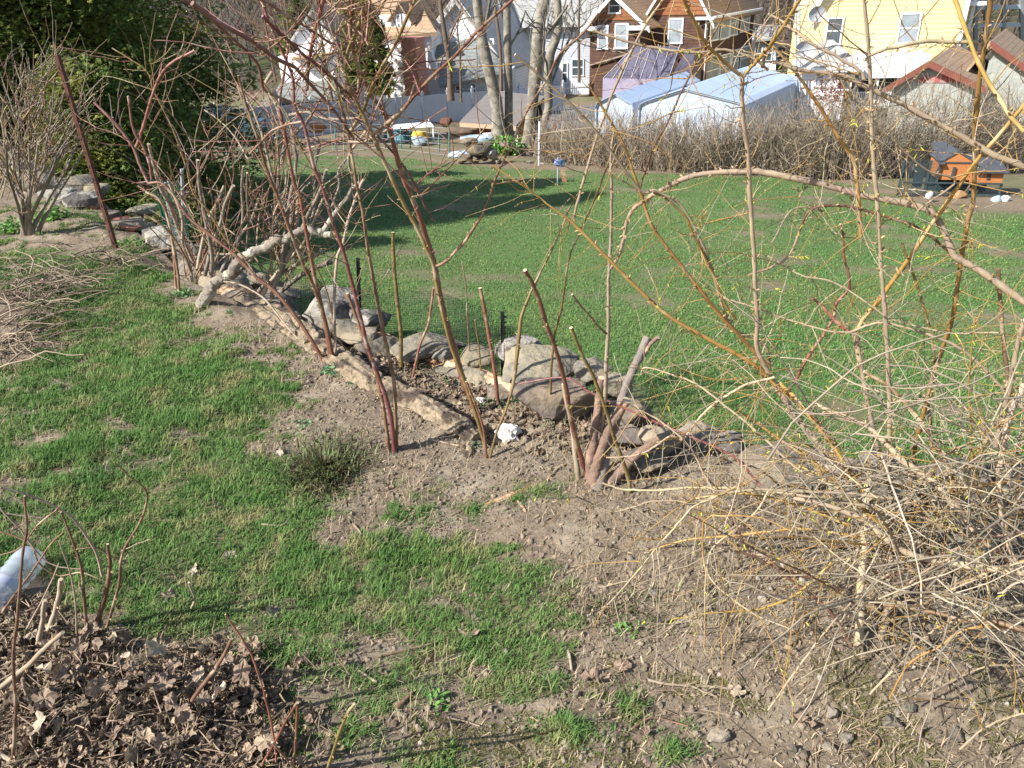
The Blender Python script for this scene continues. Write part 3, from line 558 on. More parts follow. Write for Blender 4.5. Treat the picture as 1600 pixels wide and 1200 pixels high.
class Plant:
    """a shrub: an Empty at its base, every traced stem a mesh of its own"""
    def __init__(s, name, basepx, label, cat, group=None, hf=G, base=None):
        s.base = np.array(base) if base is not None else hf(*basepx); s.root = thing(name, s.base, label, cat, group); s.budP = []; s.budD = []; s.budS = []; s.paths = []
    def stem(s, pts, w, m, Y0=None, Y1=None, name='stem', sides=8, nodes=.045, wob=.0012, cut=True, ground=True, bud=1.0, sub=7):
        pts = np.array(pts, float)
        if Y0 is None: Y0 = G(*pts[0])[1]
        if Y1 is None: Y1 = Y0
        seg = np.r_[0, np.cumsum(np.hypot(*np.diff(pts, axis=0).T))]; seg /= seg[-1]
        P = W(pts[:, 0], pts[:, 1], Y0 + (Y1 - Y0) * seg)
        if ground and Y0 is not None: P[0, 2] -= .01
        P = catmull(P, sub); n = len(P); t = np.linspace(0, 1, n); wob_ = np.cumsum(RNG.normal(0, wob * .4, (n, 3)), 0); wob_ -= t[:, None] * wob_[-1]; P = P + wob_
        ww = np.interp(t, np.linspace(0, 1, len(w)), w) if not np.isscalar(w) else np.full(n, w)
        r = ww / 2 * (np.linalg.norm(P - CAM, axis=1)) / FPX; return s.path(P, r, m, name, sides, nodes, cut, bud)
    def path(s, P, r, m, name='stem', sides=8, nodes=.045, cut=True, bud=1.0):
        mb = MB(); tube(mb, P, r * .76, sides, jit=.24, capmi=1 if cut else 0); o = mb.build(name, [m, CUT_M] if cut else [m], s.root, True); s.paths.append((P, r))
        if nodes:
            L_ = np.r_[0, np.cumsum(np.linalg.norm(np.diff(P, axis=0), axis=1))]; k = max(2, int(L_[-1] / nodes)); q = np.sort(RNG.uniform(L_[-1] * .05, L_[-1], k))
            Q = np.stack([np.interp(q, L_, P[:, i]) for i in range(3)], -1); rr = np.interp(q, L_, r); T = np.stack([np.interp(q, L_, np.gradient(P[:, i])) for i in range(3)], -1)
            T /= np.linalg.norm(T, axis=1)[:, None] + 1e-9; side = RNG.normal(0, 1, (k, 3)); side -= T * (side * T).sum(1)[:, None]; side /= np.linalg.norm(side, axis=1)[:, None]
            s.budP.append(Q + side * rr[:, None] * .7); s.budD.append(side + T * .7); s.budS.append(np.clip(rr * 1.1, .0022, .006) * bud)
        return o
    def fine(s, n, lmin, lmax, r0, mats, name='fine_twigs'):
        mbs = MB(); w_ = np.array([len(q[0]) for q in s.paths], float); w_ /= w_.sum()
        for i in range(n):
            P, r = s.paths[int(RNG.choice(len(s.paths), p=w_))]; k = int(RNG.integers(len(P) // 3 + 1, len(P))); T = P[k] - P[k - 1]; T /= np.linalg.norm(T) + 1e-9; sd = RNG.normal(0, 1, 3); sd -= T * sd.dot(T); sd /= np.linalg.norm(sd); d = T * RNG.uniform(.3, 1.1) + sd * .8; d /= np.linalg.norm(d); L = RNG.uniform(lmin, lmax); pts = [P[k]]
            for j in range(5): d = d + RNG.normal(0, .1, 3) + [0, 0, .03]; d /= np.linalg.norm(d); pts.append(pts[-1] + d * L / 5)
            tube(mbs, pts, np.linspace(r0, r0 * .5, 6) * RNG.uniform(.6, 1.2), 5, cap=False, mi=int(RNG.integers(len(mats))))
            for j in (2, 3, 4, 5): s.budP.append(pts[j][None]); s.budD.append((d + RNG.normal(0, .8, 3))[None]); s.budS.append(np.array([r0 * 1.3]))
        tag(mbs.build(name, mats, s.root, True), kind='stuff')
    def finish(s, m=None):
        if s.budP:
            mb = MB(); S = np.concatenate(s.budS); scatter(mb, BUDV, BUDF, np.concatenate(s.budP), align(np.concatenate(s.budD)), np.stack([S, S, S * 1.6], -1))
            tag(mb.build('buds', m or NODE_M, s.root), kind='stuff')
def gpts(s): 
    a = [float(v) for v in s.split()]; return list(zip(a[::2], a[1::2]))
R_, M_, O_, B_, P_, GY = CANE_RED, CANE_MAR, CANE_OLV, CANE_BRN, BARK_PALE, BARK_GREY
# cane clump 1
p = Plant('rose_shrub', (515, 562), 'clump of tall red and pale canes rising beside the green rosette weed', 'shrub')
p.stem(gpts('520 562 512 520 500 475 485 435 472 405 450 347 432 300 415 260 402 215 385 165 372 118'), [9, 8, 8, 6, 4], R_, None, 3.0)
p.stem(gpts('516 560 508 500 497 450 480 360 470 305 462 290 452 240 442 190 437 160 446 100 452 60'), [8, 8, 7, 5, 4], R_, None, 3.1)
p.stem(gpts('507 565 485 528 460 492 430 455 400 432 372 402 345 380 320 360 295 340 267 300 250 285 232 287'), [8, 8, 6, 5, 5], R_, None, 3.4)
p.stem(gpts('232 287 220 260 212 237 200 217 180 192 147 160'), [6, 6, 5], M_, 3.4, 3.5, ground=False)
p.stem(gpts('213 230 222 205 235 160 250 120 270 97 303 80'), [6, 5, 5], M_, 3.42, 3.3, ground=False)
p.stem(gpts('237 280 234 262 222 225 208 200 200 150'), [5, 5, 4], M_, 3.4, 3.4, ground=False)
p.stem(gpts('525 562 523 520 522 470 524 430 527 400 535 382 545 340 557 305 568 280'), [6, 6, 6, 5], P_, None, 3.3)
p.stem(gpts('475 538 440 500 410 465 375 445 350 440'), [4, 4, 3], P_, None, 3.7)
p.stem(gpts('400 432 380 400 352 372 325 330 300 300 290 260 270 200 240 140 228 110 175 75'), [4, 4, 3, 2], O_, 3.5, 3.6, ground=False)
p.fine(110, .06, .32, .002, [M_, R_, O_, CANE_BRN])
p.stem(gpts('522 505 505 440 470 380 440 350 415 330 400 310 385 290'), [3, 3, 2], O_, 3.2, 3.2, ground=False)
p.finish()
# cane clump 2
p = Plant('rose_shrub', (617, 705), 'three tall canes and a sawn stub growing from one spot in the bare soil', 'shrub')
p.stem(gpts('617 707 612 660 605 630 595 600 575 545 565 505 548 440 535 395 517 345 505 300 490 260 480 215 472 190 460 165 455 120 430 60 412 10'), [10, 9, 8, 7, 6, 5], CANE_MAR, None, 2.3)
p.stem(gpts('608 704 603 660 592 600 580 555 570 530 555 490 543 458'), [8, 8, 7], B_, None, 2.45)
p.stem(gpts('620 703 619 650 617 600 607 550 600 520 590 470 585 445 577 400 573 370 568 335 560 300 552 250 543 200 530 150 524 120'), [8, 8, 7, 6, 5], CANE_BRN, None, 2.4)
p.stem(gpts('478 195 495 165 515 130 530 90 548 45 570 10'), [4, 3, 3], M_, 2.35, 2.3, ground=False)
p.stem(gpts('472 190 450 195 425 205 405 225 390 240'), [4, 4, 3], B_, 2.35, 2.5, ground=False)
p.stem(gpts('535 165 560 178 600 180 650 186 700 196'), [3, 2, 2], B_, 2.4, 2.4, ground=False)
p.stem(gpts('555 150 560 135 560 100 570 40 572 0 574 -40'), [5, 5, 5], R_, 2.38, 2.3, ground=False)
p.fine(45, .05, .25, .0016, [M_, R_, O_])
p.finish()
for pts, w, m, lb in [('627 580 626 520 622 480 618 450 615 410 614 363', 8, O_, 'single olive cane with a cut top standing against the lawn'), ('778 632 772 575 762 515 756 480 750 450', 8, R_, 'short cut reddish cane in the ivy'),
                      ('643 592 655 545 670 507 675 480 677 450', 5, R_, 'thin short reddish cane leaning right behind the rotten log'), ('736 575 730 500 728 450 722 410', 2.5, B_, 'hair thin dark shoot against the lawn'), ('752 590 748 540 742 500', 3, O_, 'thin green shoot behind the ivy')]:
    q = Plant('cane', gpts(pts)[0], lb, 'cane', 'single canes'); q.stem(gpts(pts), [w, w, w * .9], m); q.finish()
# big double cane with arching branches
p = Plant('rose_shrub', (738, 640), 'big double cane behind the rotten log with long branches arching over the lawn', 'shrub')
p.stem(gpts('742 640 735 620 725 595 712 550 700 510 690 470 682 430 675 400 660 350 640 300 625 260 612 215 600 175 580 148 560 105 552 82 547 40 550 0 552 -60'), [14, 13, 12, 9, 8, 6], CANE_RED, None, 2.2)
p.stem(gpts('760 700 745 650 735 620 712 560 700 520 684 450 676 410 655 365 640 335 622 298 600 250 585 215 570 185 550 145 540 112 545 75 558 45 570 0 580 -50'), [9, 8, 8, 8, 6, 6], O_, None, 2.25)
p.stem(gpts('678 417 690 412 705 400 722 382 735 365 748 345 755 335 768 302 775 280 788 250 800 228 825 172 857 122 875 85 910 52 935 20'), [6, 6, 5, 4, 3], CANE_BRN, 2.62, 2.1, ground=False)
p.stem(gpts('583 212 596 200 607 192 625 176 640 160 672 125 712 87 750 47 800 2 840 -40'), [7, 8, 7, 6, 5], CANE_RED, 2.3, 2.0, ground=False)
p.stem(gpts('543 210 553 195 565 175 580 135 595 107 605 90 615 77 630 45 645 10 655 -20'), [7, 7, 6, 5], O_, 2.35, 2.1, ground=False)
p.stem(gpts('545 222 570 220 600 205 612 195 635 165 650 128'), [6, 5, 4, 3], P_, 2.35, 2.3, ground=False)
p.stem(gpts('300 5 325 25 360 47 400 70 430 92 460 107 482 130 520 170 552 215'), [9, 8, 7, 5], M_, 2.0, 2.3, ground=False)
p.stem(gpts('410 25 432 48 455 68 475 88 495 102 525 130 552 155 562 175'), [6, 6, 6], M_, 2.1, 2.35, ground=False)
p.stem(gpts('270 -10 312 17 350 50 400 100 412 140 440 155 480 170 520 172'), [5, 5, 5, 4], CANE_RED, 2.2, 2.4, ground=False)
p.stem(gpts('380 -10 412 0 440 18 472 37 495 52 515 66 540 72'), [5, 5, 4], M_, 2.1, 2.3, ground=False)
p.stem(gpts('510 -20 505 0 492 45 485 82 482 110 480 140'), [7, 7, 6], M_, 2.2, 2.4, ground=False)
p.stem(gpts('588 210 620 245 640 275 658 312 668 330 678 345'), [5, 5, 4], M_, 2.45, 2.6, ground=False)
p.stem(gpts('405 120 440 170 470 230 500 285 540 340 560 352'), [3, 3, 2], O_, 2.5, 2.6, ground=False)
for _b in [(400, 70), (480, 130), (552, 155), (585, 215), (560, 60), (600, 190), (640, 300), (495, 100), (672, 125), (500, 30), (610, 100)]:
    for _k in range(5):
        _a = random.uniform(-1.5, 1.5); _L = random.uniform(50, 170); _q = [(_b[0] + random.uniform(-20, 20), _b[1] + random.uniform(-20, 20))]
        for _j in range(4): _a += random.uniform(-.2, .2); _q.append((_q[-1][0] + math.sin(_a) * _L / 4, _q[-1][1] - math.cos(_a) * _L / 4))
        p.stem(_q, [3.2, 2.6, 1.8], random.choice([M_, R_, O_, CANE_BRN, R_]), 2.3 + random.uniform(-.15, .15), 2.3 + random.uniform(-.25, .25), name='side_shoot', ground=False, sides=6)
p.fine(200, .05, .28, .0016, [M_, R_, O_])
p.finish()
# two wiry canes over the ivy
p = Plant('cane_plant', (762, 715), 'two thin wiry olive canes by the crumpled white scrap', 'shrub')
p.stem(gpts('764 716 775 680 790 640 802 595 810 540 815 495 828 462 840 437 858 400 875 362 890 325 905 300'), [5, 6, 9, 5, 4, 3], O_, None, 2.6)
p.stem(gpts('760 716 758 690 752 660 738 620 728 596'), [5, 5, 4], R_, None, None)
p.finish()
p = Plant('cane_plant', (860, 650), 'single tall olive cane growing in front of the biggest brown stone', 'shrub')
p.stem(gpts('860 655 861 595 866 532 877 480 885 425 893 390 907 362 918 335 932 305 945 270 962 225'), [5, 5, 4, 4, 3], O_, None, 2.4)
p.finish()
# the sawn stump shrub
p = Plant('pruned_shrub', (935, 755), 'sawn stump shrub with two thick cut trunks and pale upright canes', 'shrub')
p.stem(gpts('930 762 940 740 950 690 962 660 975 610 988 580 1000 555 1012 527'), [34, 22, 18, 17, 19], BARK_DARK, None, 2.35, sides=12, nodes=0, name='trunk')
p.stem(gpts('928 758 930 730 940 700 955 665 968 645 980 625'), [36, 24, 19, 18], BARK_STUMP, None, 2.2, sides=12, nodes=0, name='trunk')
p.stem(gpts('925 755 922 720 927 690 932 650 938 610 940 590'), [26, 18, 17, 15], BARK_STUMP, None, 2.2, sides=12, nodes=0, name='trunk')
p.stem(gpts('940 758 965 742 985 720 1010 700 1030 686'), [30, 22, 18, 16], BARK_STUMP, None, 2.25, sides=12, nodes=0, name='trunk')
p.stem(gpts('1003 562 1015 540 1028 527'), [8, 8, 8], BARK_STUMP, 2.34, 2.3, ground=False, nodes=0)
p.stem(gpts('935 745 940 680 945 620 947 600 949 560 950 525 951 480 952 440 953 410 955 370 957 300 955 250 960 200'), [9, 9, 8, 7, 6, 4], P_, None, 2.0)
p.stem(gpts('948 522 937 512 925 497 908 478 894 460'), [5, 4, 4], CANE_BRN, 2.1, 2.05, ground=False)
p.stem(gpts('918 748 908 715 900 690 890 650 882 600 865 540 852 505 845 477 832 445 820 422'), [11, 10, 10, 9, 9, 8], CANE_RED, None, 1.95)
p.stem(gpts('904 748 898 700 893 660 886 630 880 600'), [11, 10, 8], P_, None, None, nodes=0)
p.stem(gpts('984 770 983 755 975 725 962 690 950 650 932 600 920 575 910 555 900 530 892 512'), [9, 8, 7, 7, 7], O_, None, 2.0)
p.stem(gpts('1190 760 1150 715 1100 690 1050 670 980 640 920 612 880 590 810 600'), [5, 5, 4, 3], CANE_MAR, 2.0, 2.3, ground=False)
p.finish()
# pruned shrub at the wall, with the thick sawn limb
p = Plant('pruned_shrub', (322, 470), 'pruned shrub at the bank edge with a thick sawn grey limb and many cut shoots', 'shrub')
p.stem(gpts('316 474 326 452 345 434 362 424 376 408 402 396 428 378 452 377 472 370 498 370 517 367'), [27, 20, 21, 18, 19, 16, 15, 14], LIMB, None, 3.8, sides=14, nodes=.1, name='limb', wob=.01, sub=9)
p.stem(gpts('500 368 510 352 520 338 532 322 542 310 550 295 562 285'), [12, 11, 9, 8], LIMB, 3.82, 3.75, sides=10, nodes=0, ground=False, name='limb')
p.stem(gpts('322 445 305 415 295 392 280 362 265 320 250 290 240 255 232 225'), [10, 9, 8, 6], BARK_PALE, None, 4.3, name='limb')
def shoots(p, seeds, spread, n, m, Yr, wr=(3, 7), lenr=(80, 190), up=(-.8, .8), name='shoot'):
    for i in range(n):
        bx, by = random.choice(seeds); bx += random.uniform(-spread, spread); by += random.uniform(-spread, spread) * .5; a = random.uniform(*up); L = random.uniform(*lenr); pts = [(bx, by)]
        for k in range(5):
            a += random.uniform(-.22, .22); pts.append((pts[-1][0] + math.sin(a) * L / 5, pts[-1][1] - math.cos(a) * L / 5))
        Y = random.uniform(*Yr); w = random.uniform(*wr); p.stem(pts, [w, w * .8, w * .6], random.choice(m), Y, Y + random.uniform(-.3, .3), name=name, ground=False, sides=6)
for s_, w, m in [('300 440 295 410 285 380 285 340 262 280', [7, 5], BARK_PALE), ('330 432 332 400 325 360 318 325 312 290 309 250', [9, 7, 6], GY), ('320 430 330 390 345 350 352 320 365 290', [8, 6], GY), ('345 425 360 395 378 365 392 345 405 310', [7, 6, 5], GY),
                 ('280 455 278 425 270 380 262 340 248 312 228 300', [6, 5, 4], CANE_BRN), ('275 450 272 410 265 350 255 320 230 300 215 290', [5, 4, 3], CANE_RED), ('350 440 370 430 400 395 425 360 450 325 470 300 485 285', [6, 6, 4], GY), ('425 465 430 445 440 425 460 385 480 340 500 300 510 265', [9, 8, 6], GY),
                 ('410 462 422 440 450 405 470 385 490 345 505 310', [8, 7, 5], BARK_PALE), ('405 455 420 440 460 415 495 398 502 392', [9, 8, 9], GY), ('440 455 470 430 500 415 520 408', [9, 9, 10], GY), ('360 420 372 380 380 340 378 300 380 260', [6, 5, 4], GY), ('425 450 425 410 424 370 430 330 445 300 448 265', [6, 5, 4], BARK_PALE),
                 ('440 425 445 400 455 350 458 310 462 270 465 240', [7, 6, 5], GY), ('465 402 463 370 465 330 466 300', [10, 9, 8], CANE_BRN), ('478 370 490 330 492 300 490 270 500 225', [6, 6, 5], GY), ('435 400 432 350 433 300 436 250 430 215', [5, 5, 4], CANE_BRN), ('300 430 288 400 270 372 250 350 225 335', [5, 4], CANE_BRN),
                 ('385 395 388 350 386 300 386 270', [5, 4], GY), ('308 420 318 370 330 335 342 310 350 290', [6, 5], BARK_PALE), ('462 405 452 360 448 330 430 290 420 250 412 215 400 180 385 150 370 135', [7, 6, 5, 4], BARK_PALE), ('440 420 450 330 462 260 460 230 455 200 445 175 432 165 430 160', [7, 7, 6], GY),
                 ('545 312 552 285 545 250 556 225 572 205', [6, 5], BARK_PALE), ('515 350 520 320 530 290 530 265 548 240 560 205', [5, 4], GY), ('440 260 446 225 440 190 430 160 415 135 425 112', [8, 7, 6], BARK_PALE), ('453 180 480 175 500 184 525 186 560 184', [6, 6, 5], GY), ('490 175 480 190 465 205 455 222 430 250', [6, 5, 4], GY)]:
    P0 = gpts(s_); p.stem(P0, w, m, 4.05 + random.uniform(-.15, .25), 4.0 + random.uniform(-.3, .3), name='shoot', ground=False, sides=7, cut=True)
shoots(p, [(320, 430), (345, 400), (420, 380), (440, 440), (300, 430)], 20, 46, [GY, GY, B_, CANE_BRN, CANE_RED], (3.9, 4.4), (1.8, 3.6), (70, 200), (-.75, .75))
shoots(p, [(300, 300), (360, 260), (430, 240), (480, 230), (250, 270), (330, 230)], 34, 26, [M_, GY, R_, R_, O_, BARK_PALE], (3.6, 4.2), (1.5, 3.2), (60, 160), (-1.3, 1.3))
p.fine(260, .06, .34, .0026, [M_, GY, R_, O_])
p.finish()
# grey pruned bush at the left edge
p = Plant('pruned_shrub', (45, 368), 'grey pruned bush with a fan of cut shoots at the far left', 'shrub')
for i in range(10):
    bx = 45 + random.uniform(-12, 12); a = random.uniform(-.75, .6); p.stem([(bx, 368), (bx + 20 * a, 345), (bx + 55 * a, 310), (bx + 100 * a, 270), (bx + 140 * a + random.uniform(-12, 12), 225)], [8, 5, 3.5], GY, 5.35, 5.35 + random.uniform(-.4, .4), name='limb', ground=True)
shoots(p, [(15, 300), (40, 290), (70, 290), (20, 250), (60, 240), (90, 250), (10, 200), (40, 190)], 26, 85, [GY, GY, GY, B_, O_, CANE_BRN], (5.0, 5.7), (1.3, 3.2), (60, 170), (-.7, .7))
p.fine(260, .08, .38, .003, [GY, O_, B_])
p.finish()
BRUSH_M = mat('brush_twigs', (.30, .235, .165), (.15, .11, .08), scale=5, rough=.85, island=.5)
# straw heaps of cut twigs on the left
for nm, cx, cy, rx, ry, n, lb in [('brush_pile', 45, 462, 95, 36, 120, 'heap of cut thin branches at the left edge on the grass'), ('brush_pile', 10, 545, 60, 40, 60, 'small scatter of dead twigs at the left edge below the larger heap'), ('brush_pile', 165, 415, 110, 22, 50, 'loose cut branches trailing right from the heap at the left')]:
    mb = MB()
    for i in range(n):
        c0 = G(cx + random.gauss(0, rx * .45), cy + random.gauss(0, ry * .45)); a = random.gauss(0, .9) + (math.pi if random.random() < .3 else 0); L = random.uniform(.12, .6); e = random.uniform(-.05, .28); q = []; z0 = random.random() * .10
        for k in range(6):
            t = k / 5; q.append(c0 + np.array([math.cos(a) * L * t, math.sin(a) * L * t, z0 + e * L * t + .05 * math.sin(t * 3) * random.random()])); a += random.uniform(-.25, .25)
        tube(mb, catmull(q, 2), np.linspace(.0042, .0013, 11) * random.uniform(.35, 1.3), 5, cap=False)
    tag(mb.build(nm, BRUSH_M, None, True), lb, 'brush pile', 'heaps of cut brush')
# twiggy dead plants standing over the leaf heap
p = Plant('dead_shrub', (120, 985), 'dead bare twigs sticking up out of the leaf heap beside the bottle', 'shrub')
for s_, w, m in [('20 1200 25 1100 22 1020 28 960 35 880 42 820 38 775', [6, 5, 4], B_), ('75 985 90 940 95 905', [9, 8], P_), ('60 1000 66 965 70 938', [9, 8], P_), ('135 985 130 930 125 880 108 830 95 800', [6, 5, 3], B_), ('150 975 165 930 172 885 168 850', [11, 8, 5], B_), ('165 985 185 920 192 865 222 812 230 770 200 742 178 722', [5, 5, 4, 2], B_),
                 ('160 900 145 855 122 822 92 795 40 772 0 762', [5, 5, 4, 4], P_), ('0 793 30 825 45 845 68 872 95 885 130 890', [3, 3, 2], P_), ('0 868 30 855 60 820 90 795 98 785', [2, 3, 2], B_), ('0 1075 40 1045 75 1010 98 988', [10, 9, 8], P_), ('35 1060 45 1090 80 1112 120 1130 150 1148 190 1152 225 1158 243 1170', [5, 6, 5, 5], P_), ('0 1180 20 1190 45 1200 60 1215', [8, 8, 8], P_),
                 ('300 950 305 935 295 910', [5, 4], P_), ('300 1095 325 1060 345 1030 362 998', [8, 8, 7], B_), ('432 1210 426 1150 415 1095 402 1045 385 1010 352 960', [4, 4, 3], CANE_RED), ('400 1210 430 1160 450 1120 464 1098', [6, 5, 5], CANE_RED), ('458 1210 462 1160 465 1098', [5, 5, 5], CANE_RED), ('510 1210 525 1160 540 1120 553 1100', [6, 6, 6], O_), ('470 1210 445 1185 425 1160', [5, 4], B_), ('0 830 45 850 60 880 90 900 130 895 175 915', [3, 3, 2], B_), ('40 985 70 930 92 880', [3, 2], P_), ('190 860 215 850 235 842', [2, 2], P_), ('70 810 40 805 10 802', [2, 2], P_), ('0 960 40 905 75 855 100 830', [4, 3, 3], B_), ('120 990 118 940 110 890 92 845', [4, 3, 2], P_), ('200 880 170 868 150 856 120 858', [3, 2], B_)]:
    q = gpts(s_); by = max(a[1] for a in q); Yg = float(G(q[0][0], min(q[0][1], 1150))[1]); Yg = float(np.clip(Yg, .95, 1.75)) * (.93 if by > 990 else .98); p.stem(q, w, m, Yg, Yg - random.uniform(0, .12), name='twig', ground=False, sides=6)
p.finish()
# loose sticks on the ground
for i, (s_, w, m, lb) in enumerate([('1012 1066 1040 1072 1080 1076 1100 1085 1120 1092', 4, P_, 'pale forked twig lying on the soil right of centre'), ('1090 1075 1130 1078 1150 1080', 4, P_, 'short pale twig beside the forked one'), ('888 1020 892 1040 893 1050', 5, P_, 'short pale peg of wood on the soil'), ('990 1140 1020 1125 1075 1138', 3, B_, 'dark curved twig below the forked one'),
      ('860 1068 840 1056 815 1050', 2.5, P_, 'thin twig in the grass left of the folded leaf'), ('462 1050 475 1030 484 1012', 5, P_, 'bleached twig on the edge of the leaf heap'), ('590 1070 572 1058 560 1050', 4, P_, 'small straight twig by the leaf heap'), ('620 1110 632 1098 645 1085', 8, B_, 'thick broken stick end near the leaf heap'),
      ('590 1030 640 1018 690 1004', 3, B_, 'thin brown twig lying in the mossy grass'), ('700 1125 725 1130 750 1138', 2.5, P_, 'thin pale twig near the bottom centre'), ('410 822 440 824 452 814', 3, P_, 'bent pale twig lying on the grass left of the soil'), ('552 822 562 832 566 840', 3, P_, 'short straw twig at the soil edge'), ('462 742 458 752', 2, P_, ''),
      ('674 690 720 700 728 706', 3, P_, 'thin pale twig lying on soil near the cane bases'), ('870 905 960 880 1030 865', 3, B_, ''), ('1335 1140 1370 1155 1372 1170', 3, B_, 'dark twig lying at the lower right')]):
    if not lb: continue
    q = gpts(s_); P = catmull([G(a, b) + [0, 0, .008] for a, b in q], 5); mb = MB(); r = w / 2 * np.linalg.norm(P - CAM, axis=1) / FPX; tube(mb, P, r * np.linspace(1.1, .7, len(P)), 6, jit=.3); tag(mb.build('stick', m, None, True), lb, 'stick', 'loose sticks on the ground')
